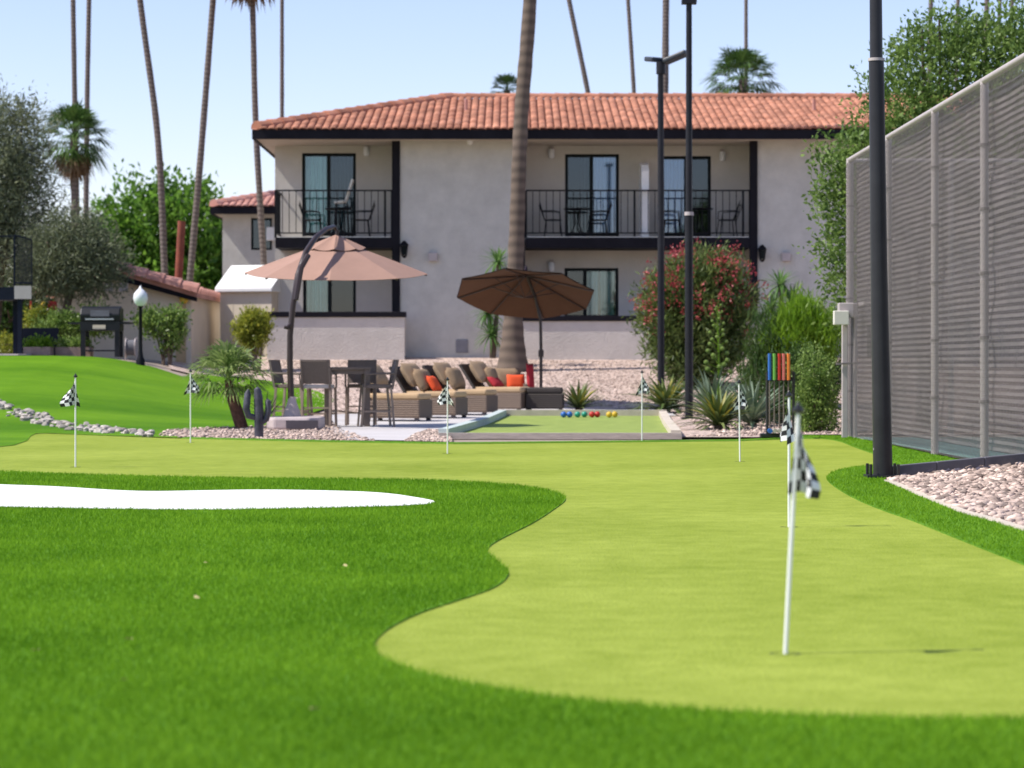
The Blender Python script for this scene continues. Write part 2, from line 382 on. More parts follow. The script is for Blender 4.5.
def thing(name, label, cat, loc=(0, 0, 0), rz=0.0, group=None):
    o = bpy.data.objects.new(name, None); COL.objects.link(o); o.location = loc; o.rotation_euler = (0, 0, rz)
    o.empty_display_size = .2
    return tag(o, label, cat, group)
def copy_tree(o, parent=None, loc=None, rz=None, label=None, group=None):
    c = o.copy(); COL.objects.link(c); c.parent = parent
    if parent is None:
        if loc is not None: c.location = loc
        if rz is not None: c.rotation_euler = (0, 0, rz)
        if label: c['label'] = label
        if group: c['group'] = group
    for ch in list(o.children): copy_tree(ch, c)
    return c
def np_mesh(name, V, Fq, mat, parent=None, origin=None, smooth=False):
    """V (n,3); Fq (m,k) faces all with k corners; origin: world point taken as the object's origin"""
    V = np.asarray(V, dtype=np.float32)
    off = np.zeros(3, np.float32)
    if parent is not None:
        p = parent; q = Vector((0, 0, 0))
        while p is not None: q += p.location; p = p.parent
        off = np.array(q, np.float32) if origin is None else np.array(origin, np.float32)
    elif origin is not None: off = np.array(origin, np.float32)
    V = V - off
    m, k = Fq.shape; me = bpy.data.meshes.new(name)
    me.vertices.add(len(V)); me.vertices.foreach_set('co', V.ravel())
    me.loops.add(m * k); me.loops.foreach_set('vertex_index', Fq.astype(np.int32).ravel())
    me.polygons.add(m); me.polygons.foreach_set('loop_start', np.arange(0, m * k, k, dtype=np.int32))
    me.update(calc_edges=True); me.validate()
    if smooth: me.shade_smooth()
    me.materials.append(mat)
    o = bpy.data.objects.new(name, me); COL.objects.link(o)
    if parent is not None: o.parent = parent
    elif origin is not None: o.location = origin
    return o
def unit(a): return a / (np.linalg.norm(a, axis=1, keepdims=True) + 1e-9)
def leaf_arrays(C, D, L, W):
    """folded leaves (two triangles sharing a midrib -> one quad base..tip): centre C, direction D, length L, width W"""
    n = len(C); L = np.broadcast_to(L, (n,))[:, None]; W = np.broadcast_to(W, (n,))[:, None]
    D = unit(D); R = unit(np.cross(D, unit(rng.normal(size=(n, 3)))));
    N = np.cross(D, R)
    a = C - D * L * .5; t = C + D * L * .5
    l = C - D * L * .05 + R * W * .5 + N * W * .18; r = C - D * L * .05 - R * W * .5 + N * W * .18
    V = np.stack([a, r, t, l], 1).reshape(-1, 3)
    Fq = np.arange(n * 4).reshape(n, 4); return V, Fq
def crown_points(blobs, clumps, per, spread, shell=.55):
    """clumps spread through ellipsoid blobs, leaves gathered in each clump"""
    vol = np.array([b[3] * b[4] * b[5] for b in blobs]) ** .75; vol = vol / vol.sum()
    idx = rng.choice(len(blobs), size=clumps, p=vol); B = np.array(blobs)[idx]
    u = unit(rng.normal(size=(clumps, 3))); rr = (shell + (1 - shell) * rng.random((clumps, 1)) ** .6) * (1 + .16 * rng.normal(size=(clumps, 1)))
    cc = B[:, :3] + u * rr * B[:, 3:6]
    C = np.repeat(cc, per, 0); U = np.repeat(u, per, 0)
    C = C + rng.normal(size=C.shape) * spread
    return C, U, cc
def foliage(name, mat, blobs, clumps, per, spread, L, W, parent=None, origin=None, droop=0.0, out=.7, up=.3, shell=.55, zmin=None):
    C, U, cc = crown_points(blobs, clumps, per, spread, shell)
    if zmin is not None:
        k = C[:, 2] > zmin; C = C[k]; U = U[k]
    D = U * out + rng.normal(size=C.shape) * .6 + np.array([0, 0, up - droop])
    s = .6 + .8 * rng.random(len(C))
    V, Fq = leaf_arrays(C, D, L * s, W * s)
    o = np_mesh(name, V, Fq, mat, parent, origin); o['_c'] = 1; del o['_c']
    return o, cc
def tree(name, label, base, blobs, clumps, per, spread, L, W, leafm, trunk_r=.16, limb=8, group=None, fork=.45, **kw):
    T = thing(name, label, 'tree', base, group=group)
    mb = MB(); b = Vector(base); c = Vector(np.mean(np.array(blobs)[:, :3], 0))
    fk = b.lerp(Vector((c.x, c.y, min(q[2] - q[5] * .6 for q in blobs) if True else 0)), 1.0)
    if fk.z < b.z + .6: fk.z = b.z + .6
    mb.tube([b, b.lerp(fk, .5) + Vector((.06, .04, 0)), fk], [trunk_r * 1.25, trunk_r, trunk_r * .85], 9)
    foliage('crown', leafm, blobs, clumps, per, spread, L, W, T, **kw)
    for q in (blobs * 2)[:max(limb, len(blobs))]:
        e = Vector(q[:3]) + Vector((random.uniform(-1, 1) * q[3], random.uniform(-1, 1) * q[4], random.uniform(-.2, .9) * q[5])) * .75
        mid = fk.lerp(e, .5) + Vector((random.uniform(-.2, .2), random.uniform(-.2, .2), .15))
        mb.tube([fk - Vector((0, 0, .1)), mid, e], [trunk_r * .55, trunk_r * .33, .015], 6)
        for _ in range(2):
            e2 = mid + Vector((random.uniform(-1, 1) * q[3], random.uniform(-1, 1) * q[4], random.uniform(0, .8) * q[5])) * .7
            mb.tube([mid, mid.lerp(e2, .5) + Vector((0, 0, .08)), e2], [trunk_r * .25, trunk_r * .15, .008], 5)
    mb.build('trunk', m_wood, T, world=True, smooth=True)
    return T
def bush(name, label, base, blobs, clumps, per, spread, L, W, leafm, cat='shrub', group=None, stems=6, **kw):
    T = thing(name, label, cat, base, group=group); b = Vector(base)
    foliage('foliage', leafm, blobs, clumps, per, spread, L, W, T, zmin=b.z + .01, **kw)
    mb = MB()
    for i in range(stems):
        q = blobs[i % len(blobs)]
        e = Vector(q[:3]) + Vector((random.uniform(-.6, .6) * q[3], random.uniform(-.6, .6) * q[4], random.uniform(0, .7) * q[5]))
        s = b + Vector((random.uniform(-.15, .15), random.uniform(-.1, .1), -.02))
        mb.tube([s, s.lerp(e, .5) + Vector((0, 0, .1)), e], [.03, .02, .006], 5)
    mb.build('stems', m_wood, T, world=True, smooth=True)
    return T
def strip(V, Fq, p, az, length, width, el, droop, seg=5, fold=.25):
    """a sword leaf from p: azimuth, starting elevation, droop in radians over its length"""
    o = len(V); d = el; q = Vector(p); side = Vector((-math.sin(az), math.cos(az), 0))
    for i in range(seg + 1):
        t = i / seg; w = width * (0.65 + .7 * t if t < .4 else (1.0 - ((t - .4) / .6) ** 1.6) * .93) * .5 + .0015
        n = Vector((-math.sin(d) * math.cos(az), -math.sin(d) * math.sin(az), math.cos(d)))
        V.append(tuple(q + side * w + n * w * fold)); V.append(tuple(q)); V.append(tuple(q - side * w + n * w * fold))
        q = q + Vector((math.cos(d) * math.cos(az), math.cos(d) * math.sin(az), math.sin(d))) * (length / seg); d -= droop / seg
    for i in range(seg):
        a = o + i * 3; Fq += [(a, a + 1, a + 4, a + 3), (a + 1, a + 2, a + 5, a + 4)]
def rosette(name, mat, parent, c, n, length, width, emin, emax, droop, seg=5):
    V, Fq = [], []
    for i in range(n):
        t = (i + .5) / n; az = i * 2.39996 + random.uniform(-.2, .2)
        el = emin + (emax - emin) * t + random.uniform(-.1, .1)
        strip(V, Fq, Vector(c) + Vector((math.cos(az), math.sin(az), 0)) * .03, az, length * random.uniform(.8, 1.1) * (1 - .2 * t), width * random.uniform(.8, 1.1), el, droop * random.uniform(.6, 1.3), seg)
    return np_mesh(name, np.array(V), np.array(Fq), mat, parent)
def fan_frond(V, Fq, c, az, el, pet, size, n=16, spread=2.3, droop=.35):
    """a fan palm leaf: petiole then folded segments radiating from its end"""
    d = Vector((math.cos(az) * math.cos(el), math.sin(az) * math.cos(el), math.sin(el)))
    side = Vector((-math.sin(az), math.cos(az), 0)); nrm = side.cross(d) * -1
    if nrm.z < 0: nrm = -nrm
    c = Vector(c); e = c + d * pet - Vector((0, 0, .12 * pet))
    o = len(V); w = .025 * max(.6, size)
    V += [tuple(c + side * w), tuple(c - side * w), tuple(e - side * w * .6), tuple(e + side * w * .6)]; Fq.append((o, o + 1, o + 2, o + 3))
    for k in range(n):
        a = (k / (n - 1) - .5) * spread; q = d * math.cos(a) + side * math.sin(a)
        ln = size * (1 - .22 * abs(a) / (spread / 2)) * random.uniform(.9, 1.08); hw = size * .5 * spread / n * 1.15
        tw = side * math.cos(a) - d * math.sin(a)
        m = e + q * ln * .55 + nrm * (hw * (.5 if k % 2 else -.5)); t = e + q * ln - Vector((0, 0, droop * ln * random.uniform(.4, 1.3))) 
        o = len(V); V += [tuple(e), tuple(m - tw * hw * .5), tuple(t), tuple(m + tw * hw * .5)]; Fq.append((o, o + 1, o + 2, o + 3))
def fan_crown(name, mat, parent, c, n, pet, size, emin=-.6, emax=1.4, seg=16, local=False):
    V, Fq = [], []
    for i in range(n):
        t = (i + .5) / n; fan_frond(V, Fq, c, i * 2.39996 + random.uniform(-.25, .25), emin + (emax - emin) * t ** .9, pet * random.uniform(.8, 1.15), size * random.uniform(.85, 1.1), seg)
    return np_mesh(name, np.array(V), np.array(Fq), mat, parent)

# ------------------------------------------------------------------ sheets
def sheet(name, poly, mat, lift=0.0, grid=0.0, skirt=0.0, kind='structure', parent=None):
    bm = bmesh.new(); vs = [bm.verts.new((p[0], p[1], 0)) for p in poly]; bm.faces.new(vs)
    if grid:
        for ax in (0, 1):
            lo = min(p[ax] for p in poly); hi = max(p[ax] for p in poly); k = lo + grid
            while k < hi:
                no = (1, 0, 0) if ax == 0 else (0, 1, 0); co = (k, 0, 0) if ax == 0 else (0, k, 0)
                bmesh.ops.bisect_plane(bm, geom=bm.verts[:] + bm.edges[:] + bm.faces[:], plane_co=co, plane_no=no); k += grid
    bmesh.ops.triangulate(bm, faces=bm.faces[:])
    for v in bm.verts: v.co.z = terrain(v.co.x, v.co.y) + lift
    bmesh.ops.recalc_face_normals(bm, faces=bm.faces)
    if bm.faces and sum(f.normal.z for f in bm.faces) < 0: bmesh.ops.reverse_faces(bm, faces=bm.faces)
    if skirt:
        be = [e for e in bm.edges if e.is_boundary]
        r = bmesh.ops.extrude_edge_only(bm, edges=be)
        for v in [g for g in r['geom'] if isinstance(g, bmesh.types.BMVert)]: v.co.z -= skirt
    me = bpy.data.meshes.new(name); bm.to_mesh(me); bm.free(); me.materials.append(mat)
    o = bpy.data.objects.new(name, me); COL.objects.link(o)
    if kind: o['kind'] = kind
    return o
def smooth_poly(p, it=2):
    for _ in range(it):
        q = [p[0]]
        for a, b in zip(p[:-1], p[1:]):
            q += [(a[0] * .75 + b[0] * .25, a[1] * .75 + b[1] * .25), (a[0] * .25 + b[0] * .75, a[1] * .25 + b[1] * .75)]
        p = q + [p[-1]]
    return p
def inpoly(P, poly):
    x, y = P[:, 0], P[:, 1]; r = np.zeros(len(P), bool); n = len(poly); j = n - 1
    for i in range(n):
        xi, yi = poly[i]; xj, yj = poly[j]
        if yi != yj:
            c = ((yi > y) != (yj > y)) & (x < (xj - xi) * (y - yi) / (yj - yi) + xi); r ^= c
        j = i
    return r
def scatter(poly, n, dmin, dmax, power=2.0, holes=(), wide=.26):
    """points inside poly, denser near the camera (density about 1/distance**power)"""
    u = rng.random(n); 
    if power == 2: d = dmin * (dmax / dmin) ** u
    else: d = (dmin ** (2 - power) + u * (dmax ** (2 - power) - dmin ** (2 - power))) ** (1 / (2 - power))
    x = (rng.random(n) * 2 - 1) * (wide * d); P = np.stack([x, d], 1)
    k = inpoly(P, poly)
    for h in holes: k &= ~inpoly(P, h)
    return P[k]
def blades(name, P, mat, h0, w0, z=0.0, label_kind='stuff'):
    n = len(P); d = P[:, 1]; h = h0 * (.6 + .8 * rng.random(n)); w = w0 * (d / 7.0) ** .45 
    a = rng.random(n) * 2 * PI; R = np.stack([np.cos(a), np.sin(a), 0 * a], 1) * w[:, None]
    zt = np.array([terrain(x, y) for x, y in P]) + z if P[:, 1].max() > 36 else np.full(n, z)
    B = np.stack([P[:, 0], P[:, 1], zt], 1)
    lean = rng.normal(size=(n, 3)) * .45; lean[:, 2] = 0
    T = B + np.stack([lean[:, 0] * h, lean[:, 1] * h, h], 1)
    V = np.stack([B - R * .5, B + R * .5, T], 1).reshape(-1, 3)
    o = np_mesh(name, V, np.arange(3 * n).reshape(n, 3), mat); o['kind'] = label_kind; return o

# ================================================================== GROUND
xs = sorted(set([-1500, -600, -250, -120, -70, -45] + [round(-30 + .6 * i, 3) for i in range(101)] + [45, 70, 120, 250, 600, 1500]))
ys = sorted(set([-200, -60, -15, 0, 12, 24, 32] + [round(35 + .6 * i, 3) for i in range(50)] + [70, 80, 100, 140, 220, 400, 900, 2500]))
V = np.array([(x, y, terrain(x, y) - .03) for y in ys for x in xs]); nx = len(xs)
Fq = np.array([(j * nx + i, j * nx + i + 1, (j + 1) * nx + i + 1, (j + 1) * nx + i) for j in range(len(ys) - 1) for i in range(nx - 1)])
g = np_mesh('ground', V, Fq, m_dirt); g['kind'] = 'structure'

low = [(-260, 464), (-120, 466), (0, 469), (100, 473), (250, 476), (400, 477), (470, 479), (530, 484), (560, 490), (568, 496), (556, 507), (535, 521), (510, 533), (491, 543), (486, 550), (494, 558), (508, 568), (509, 578), (495, 590), (455, 603), (418, 615), (388, 630), (372, 645), (378, 659), (405, 671), (450, 683), (520, 696), (600, 706), (700, 714), (800, 719), (900, 722), (1024, 722), (1200, 718)]
lowW = smooth_poly([hitz(p, q, .030 if q < 500 else (.015 if q < 572 else 0)) for p, q in low])
rgt = [(1250, 640), (1110, 600), (1024, 567), (990, 553), (950, 537), (910, 521), (880, 511), (850, 498), (829, 484), (825, 477), (840, 470), (870, 466), (889, 465)]
rgtW = smooth_poly(hits(rgt))
far = [(889, 459), (872, 454), (855, 448), (838, 441), (815, 438.5), (740, 441.5), (600, 443), (452, 444.5), (330, 442.5), (180, 439), (100, 436), (50, 433.8), (36, 434.2), (31, 436.5), (27, 441.5), (14, 446), (-30, 450.5), (-260, 452)]
farW = smooth_poly(hits(far), 1)
greenW = lowW + rgtW + farW
sheet('putting_green', greenW, m_green, 0.004, grid=1.1)
fr1 = lowW + [(3.2, 4.0), (6, 4.0), (6, 2.0), (-5, 2.0), (-5, 6), (-7, 25)]
FZ = .010
sheet('grass_fringe', fr1, m_fringe, FZ, grid=.9, skirt=FZ + .02)
bunk = [(-200, 480), (-60, 482), (0, 484), (60, 486), (110, 489.5), (150, 491), (200, 490), (260, 489), (330, 490), (385, 492), (425, 496), (438, 499), (425, 502), (370, 504), (300, 505.5), (200, 507), (100, 506), (0, 504), (-60, 503), (-200, 500)]
bunkW = smooth_poly([hitz(p, q, .034 if q > 494 else .018) for p, q in bunk])
sheet('sand_bunker', bunkW, m_sand, FZ + .006)
grav_edge = [(884, 482), (900, 489), (925, 500), (945, 508), (960, 515), (985, 521), (1024, 533), (1110, 556)]
gravW = smooth_poly(hits(grav_edge) + [(3.25, 9.0)])
kerbW = [(3.30, 22.42), (3.75, 22.57), (4.20, 22.72), (4.61, 22.85)]
fr2 = rgtW[:-1] + [hit(892, 467), hit(886, 479)] + gravW + [(2.72, 8.7)]
sheet('grass_fringe', fr2, m_fringe, FZ, skirt=FZ + .02)
inset = hits([(884, 480)])[0]
gravin = [(p[0] + .07, p[1] + .06) for p in gravW]
sheet('gravel_edging', gravW + list(reversed(gravin)), m_conc_pale, FZ + .010, skirt=.03)
sheet('gravel_bed', [hit(886, 479.5)] + gravin + [(4.61, gravin[-1][1])] + list(reversed(kerbW)), m_gravel, .008, grid=.35)
# strip of fringe between the green and the tennis fence
def fence_x(d): return 4.62 + .003 * (35 - d)
fr3 = [hit(806, 438.2)] + list(reversed(farW[:9])) + [hit(892, 466)] + [(p[0], p[1] + .06) for p in kerbW] + [(fence_x(25) - .02, 25), (fence_x(30) - .02, 30), (fence_x(35.4) - .02, 35.4), (3.98, 35.6)]
sheet('grass_fringe', fr3, m_fringe, FZ, skirt=FZ + .02)
# thin strip along the far edge of the green
farstrip = hits([(803, 438.7), (740, 441.5), (600, 443), (452, 444.5), (330, 442.5), (180, 439)])
fr4 = farstrip + [(p[0], p[1] + .6) for p in reversed(farstrip)]
sheet('grass_fringe', fr4, m_fringe, FZ, skirt=FZ + .02)
# lawn mound on the left
lawnlow = hits([(-260, 452), (-30, 450.5), (14, 446), (27, 441.5), (31, 436.5), (36, 434.2), (50, 433.8), (100, 436), (180, 438.5)])
lawnpoly = lawnlow + hits([(165, 431), (200, 429), (250, 428), (290, 421), (322, 410), (334, 400), (318, 392), (288, 384), (250, 378.5), (215, 373)]) + [(-6.6, 51.2), (-7.4, 52.4), (-8.3, 53), (-9.5, 53.2), (-22, 53.2), (-22, 35)]
sheet('lawn', lawnpoly, m_lawn, .010, grid=.7)
# gravel slopes
sheet('gravel_slope', [(-5.2, 53.6), hit(288, 384)[:2], (-3.3, 49.6), (-2.4, 47.8), (1.5, 50.8), (3.4, 51.6), (9.5, 50.4), (14, 50), (14, 62.3), (-8.4, 62.3), (-7.2, 53.8)], m_gravel, .004, grid=.8)
sheet('gravel_strip', hits([(160, 437), (165, 430.5), (200, 428.5), (250, 427.5), (290, 420.5), (325, 416)]) + hits([(345, 432), (375, 441), (335, 440.8), (180, 437.6)]), m_gravel, .006, grid=.7)
sheet('planting_bed', [(2.25, 34.9), (2.32, 36), (2.75, 46.6), (3.05, 46.6), (3.05, 51.4), (6.5, 50.8), (9.5, 50), (9.5, 36.5), (4.1, 36.2), (3.9, 34.9)], m_gravel, .005, grid=.8)
sheet('gravel_strip', hits([(405, 442), (418, 434), (430, 430), (450, 433), (452, 443)]), m_gravel, .016, grid=.6)
sheet('tennis_court', [(fence_x(34.95) + .04, 34.95), (fence_x(20) + .05, 20), (fence_x(6) + .1, 6), (20, 6), (20, 34.95)], m_court, .004)
sheet('patio', hits([(345, 440.5), (330, 430), (322, 420)]) + [(-3.6, 42.2), (-3.3, 46.5), (-2.5, 48.6), (-1.2, 51.0), (.9, 51.9), (1.2, 50.6), (3.0, 50.6), (3.0, 46.6), (-.30, 46.6), (-.95, 34.8)] + hits([(450, 441.5), (400, 441.3)]), m_conc, .012, grid=.8)

# real blades on the turf and real stones in the gravel
P = scatter(fr1, 800000, 5.2, 25, 1.2, (bunkW,)); blades('turf_blades', P, m_blade, .024, .0045, FZ - .004)
P = scatter(fr4, 150000, 30, 38, .5); blades('turf_blades', P, m_blade, .010, .004, FZ - .004)
P = np.concatenate([scatter(fr2, 500000, 9, 26, 1.0), scatter(fr3, 300000, 22, 36, .5)]); blades('turf_blades', P, m_blade, .020, .0045, FZ - .004)
def stones(name, P, rmin, rmax, z, mat, flat=.65):
    ico = bmesh.new(); bmesh.ops.create_icosphere(ico, subdivisions=1, radius=1); bv = np.array([v.co[:] for v in ico.verts]); bf = np.array([[v.index for v in f.verts] for f in ico.faces]); ico.free()
    n = len(P); r = rmin + (rmax - rmin) * rng.random(n) ** 2
    V = bv[None] * (1 + .27 * rng.normal(size=(n, len(bv), 1)).clip(-1.6, 1.6)) * (np.array([1, 1, flat])[None, None] * (.75 + .5 * rng.random((n, 1, 3)))) * r[:, None, None]
    a = rng.random(n) * 6.3; ca, sa = np.cos(a)[:, None], np.sin(a)[:, None]
    V = np.stack([V[:, :, 0] * ca - V[:, :, 1] * sa, V[:, :, 0] * sa + V[:, :, 1] * ca, V[:, :, 2]], 2)
    zz = np.array([terrain(*p) for p in P]) + z
    V = V + np.stack([P[:, 0], P[:, 1], zz + r * .25], 1)[:, None]
    Fq = (bf[None] + (np.arange(n) * len(bv))[:, None, None]).reshape(-1, 3)
    o = np_mesh(name, V.reshape(-1, 3), Fq, mat); o['kind'] = 'stuff'; return o
def rect_pts(poly, n):
    lo = np.min(poly, 0); hi = np.max(poly, 0); P = lo + (hi - lo) * rng.random((n, 2)); return P[inpoly(P, poly)]
stones('gravel_stones', rect_pts([hit(888, 480)] + gravin + [(4.6, gravin[-1][1])] + list(reversed([(p[0], p[1] - .06) for p in kerbW])), 14000), .014, .042, .006, m_stone, .6)
stones('gravel_stones', rect_pts(hits([(160, 437), (165, 430.5), (200, 428.5), (250, 427.5), (290, 420.5), (325, 416), (345, 432), (375, 441), (335, 440.8), (180, 437.6)]), 7000), .012, .034, .006, m_stone)
stones('gravel_stones', rect_pts(hits([(405, 442), (418, 434), (430, 430), (450, 433), (452, 443)]), 2000), .012, .03, .012, m_stone)
stones('gravel_stones', rect_pts([(2.9, 36), (3.2, 50), (8, 50), (8, 37), (4.0, 36.3), (3.9, 35.2), (2.4, 35.2)], 9000), .015, .036, .004, m_stone)
stones('gravel_stones', rect_pts([(-5, 54), (-4, 50.5), (-2.4, 48.4), (1.5, 51.4), (9, 51.4), (9, 61), (-5.5, 61)], 26000), .012, .03, .0, m_stone)

# ================================================================== SKY, SUN, CAMERA
SUN_EL = math.radians(52); SUN_AZ = math.atan2(-1.0, -0.20)     # towards the sun: x=-1, y=-0.2
w = bpy.data.worlds.new('World'); S.world = w; w.use_nodes = True; nt = w.node_tree
bg = nt.nodes['Background']; sky = nt.nodes.new('ShaderNodeTexSky'); sky.sky_type = 'NISHITA'; sky.sun_disc = False
sky.sun_elevation = SUN_EL; sky.sun_rotation = SUN_AZ
sky.altitude = 300; sky.air_density = 1.0; sky.dust_density = 0.35; sky.ozone_density = 3.0
tint = nt.nodes.new('ShaderNodeMix'); tint.data_type = 'RGBA'; tint.blend_type = 'MULTIPLY'; tint.inputs[0].default_value = 1
tint.inputs[7].default_value = (1.075, .912, .96, 1); nt.links.new(sky.outputs[0], tint.inputs[6]); nt.links.new(tint.outputs[2], bg.inputs[0]); bg.inputs[1].default_value = .15
sd = bpy.data.lights.new('sun', 'SUN'); sd.energy = 4.6; sd.angle = math.radians(.53); sd.color = (1, .95, .87)
so = bpy.data.objects.new('sun', sd); COL.objects.link(so)
dirv = Vector((math.sin(SUN_AZ) * math.cos(SUN_EL), math.cos(SUN_AZ) * math.cos(SUN_EL), math.sin(SUN_EL)))
so.rotation_euler = (-dirv).to_track_quat('-Z', 'Y').to_euler(); so.location = (-20, 10, 30)
cd = bpy.data.cameras.new('camera'); cam = bpy.data.objects.new('camera', cd); COL.objects.link(cam); S.camera = cam
cam.location = (0, 0, CAMZ); cam.rotation_euler = (PI / 2, 0, 0)
cd.sensor_width = 36; cd.lens = 90; cd.shift_y = -20 / 1024; cd.clip_end = 5000; cd.clip_start = .1
cd.dof.use_dof = True; cd.dof.focus_distance = 21; cd.dof.aperture_fstop = 3.5; cd.dof.aperture_blades = 0
S.view_settings.view_transform = 'Standard'; S.view_settings.look = 'None'; S.view_settings.gamma = 1; S.view_settings.exposure = 0.42
S.cycles.max_bounces = 8; S.cycles.transparent_max_bounces = 24; S.cycles.use_denoising = True

# ================================================================== HOTEL
G0 = 1.17
D0, DB = 62.0, 63.4            # front of the solid blocks, back wall of the balconies
H = thing('hotel_building', 'two storey grey stucco building with a long terracotta hip roof and dark trimmed balconies', 'building', (0, D0, G0))
def wall(mb, x0, x1, z0, z1, y0, y1, openings=()):
    xs_ = sorted({x0, x1} | {o[0] for o in openings} | {o[1] for o in openings}); 
    for a, b in zip(xs_[:-1], xs_[1:]):
        segs = [(z0, z1)]
        for o in openings:
            if o[0] < (a + b) / 2 < o[1]:
                n = []
                for s0, s1 in segs:
                    if o[2] > s0: n.append((s0, min(s1, o[2])))
                    if o[3] < s1: n.append((max(s0, o[3]), s1))
                segs = [s for s in n if s[1] - s[0] > 1e-4]
        for s0, s1 in segs: mb.box(a, b, y0, y1, s0, s1)
xl = X(275, DB); c1a, c1b = X(392, D0), X(400, D0); r1 = X(526, D0); c2a, c2b = X(750, D0), X(757.5, D0); xr = X(1160, D0)
def op(p0, p1, y0, y1): return (X(p0, DB), X(p1, DB), Z(y1, DB), Z(y0, DB))
dL = op(302, 356, 153, 236); d1 = op(565, 619, 154, 236.5); d2 = op(658, 711, 156, 236.5)
wL = op(303, 356, 266, 320); w1 = op(564.5, 618.5, 268, 318)
FL = Z(237.5, D0); FLb = Z(248, D0); ZT = Z(137, D0)
m_recess = M('recess_bounce_tint', (.56, .525, .475), .9, .09, .9, .6, 30)  # wall stucco lightened and warmed: bounced light put into the recess colour
mb = MB()
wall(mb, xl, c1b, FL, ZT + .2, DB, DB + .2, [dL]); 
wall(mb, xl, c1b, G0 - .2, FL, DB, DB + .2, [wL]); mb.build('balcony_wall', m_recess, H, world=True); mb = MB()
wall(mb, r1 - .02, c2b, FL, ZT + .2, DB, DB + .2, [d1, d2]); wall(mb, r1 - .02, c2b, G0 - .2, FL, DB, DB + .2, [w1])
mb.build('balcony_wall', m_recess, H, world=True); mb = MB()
mb.box(c1b + .002, r1 - .022, D0, DB + .2, G0 - .3, ZT + .2); mb.box(c2b + .002, xr, D0, DB + .2, G0 - .3, ZT + .2)
mb.box(xl, xl + .2, DB + .2, 72.0, G0 - .3, ZT + .2); mb.box(xr - .2, xr, DB + .2, 72.0, G0 - .3, ZT + .2); mb.box(xl + .2, xr - .2, 71.8, 72.0, G0 - .3, ZT + .2)
mb.build('wall', m_stucco, H, world=True)
mb = MB(); mb.box(xl + .25, xr - .25, DB + 1.3, DB + 1.4, G0, ZT); mb.box(xl + .25, xr - .25, DB + .21, DB + 1.3, G0 - .05, G0); mb.box(xl + .25, xr - .25, DB + .21, DB + 1.3, FL - .12, FL - .02)
mb.build('interior', m_room, H, world=True)
# posts
for a, b in ((c1a, c1b - .004), (c2a, c2b - .004), (X(523.5, D0), r1 - .024)):
    MB().box(a, b, D0 - .06, D0 + .16, G0 - .1, ZT + .1).build('post', m_dark, H, world=True)
# openings
def opening(name, o, mats, split=.5, curtain=(), fw=.075):
    x0, x1, z0, z1 = o; y = DB + .06
    f = MB().box(x0, x0 + fw, y, y + .1, z0, z1).box(x1 - fw, x1, y, y + .1, z0, z1).box(x0 + fw, x1 - fw, y, y + .1, z1 - fw, z1).box(x0 + fw, x1 - fw, y, y + .1, z0, z0 + fw)
    xm = x0 + (x1 - x0) * split; f.box(xm - .045, xm + .045, y - .012, y + .088, z0 + fw, z1 - fw)
    fo = f.build(name, m_frame, H, world=True)
    for (a, b), gm in zip(((x0 + fw, xm - .045), (xm + .045, x1 - fw)), mats):
        MB().box(a, b, y + .03, y + .042, z0 + fw, z1 - fw).build('pane', gm, fo, world=True)
    for a, b, cm in curtain:
        n = 40; ca = x0 + (x1 - x0) * a; cb = x0 + (x1 - x0) * b; c = MB()
        for i in range(n + 1):
            xx = ca + (cb - ca) * i / n; yy = y + .26 + .045 * math.sin(i * 1.55) + .015 * math.sin(i * .7)
            c.v += [(xx, yy, z0 + .02), (xx, yy, z1 - .03)]
        c.f = [(2 * i, 2 * i + 2, 2 * i + 3, 2 * i + 1) for i in range(n)]
        c.build('curtain', cm, fo, world=True, smooth=True)
    return fo
opening('sliding_door', dL, (m_glass, m_glass_dark), .49, [(0.03, .50, m_curtain), (.5, .97, m_curtain)])
opening('sliding_door', d1, (m_glass_dark, m_glass_blue), .49, [(.3, .5, m_curtain_blue), (.5, .97, m_curtain)])
opening('sliding_door', d2, (m_glass_blue, m_glass_dark), .53, [(0.05, .5, m_curtain_blue)])
opening('window', wL, (m_glass, m_glass_dark), .5, [(.03, .5, m_curtain)])
opening('window', w1, (m_glass_dark, m_glass), .38, [(.36, .62, m_curtain_blue), (.68, .92, m_curtain)])
# balconies
def balcony(x0, x1, left_return):
    b = MB().box(x0, x1, D0 - .05, DB, FLb, FL).build('balcony', m_dark, H, world=True)
    MB().box(x0 + .03, x1 - .03, D0 - .04, DB - .002, FL, FL + .02).build('floor', m_offwhite, b, world=True)
    zt, zb = Z(190.5, D0), Z(233, D0); r = MB(); y = D0 + .01
    r.bar((x0, y, zt), (x1, y, zt), .05, .035); r.bar((x0, y, zb), (x1, y, zb), .03, .03)
    n = int((x1 - x0) / .16)
    for i in range(n + 1):
        xx = x0 + (x1 - x0) * i / n; big = i in (0, n) or i % 16 == 0
        r.bar((xx, y, FL if big else zb), (xx, y, zt), .05 if big else .018)
    if left_return:
        r.bar((x0, y, zt), (x0, DB, zt), .035, .05); r.bar((x0, y, zb), (x0, DB, zb), .03)
        for i in range(1, 9): yy = y + (DB - y) * i / 9; r.bar((x0, yy, zb), (x0, yy, zt), .018)
    r.build('railing', m_iron, b, world=True)
    return b
balcony(X(275.5, D0), c1a - .003, True); balcony(r1, c2a - .003, False)
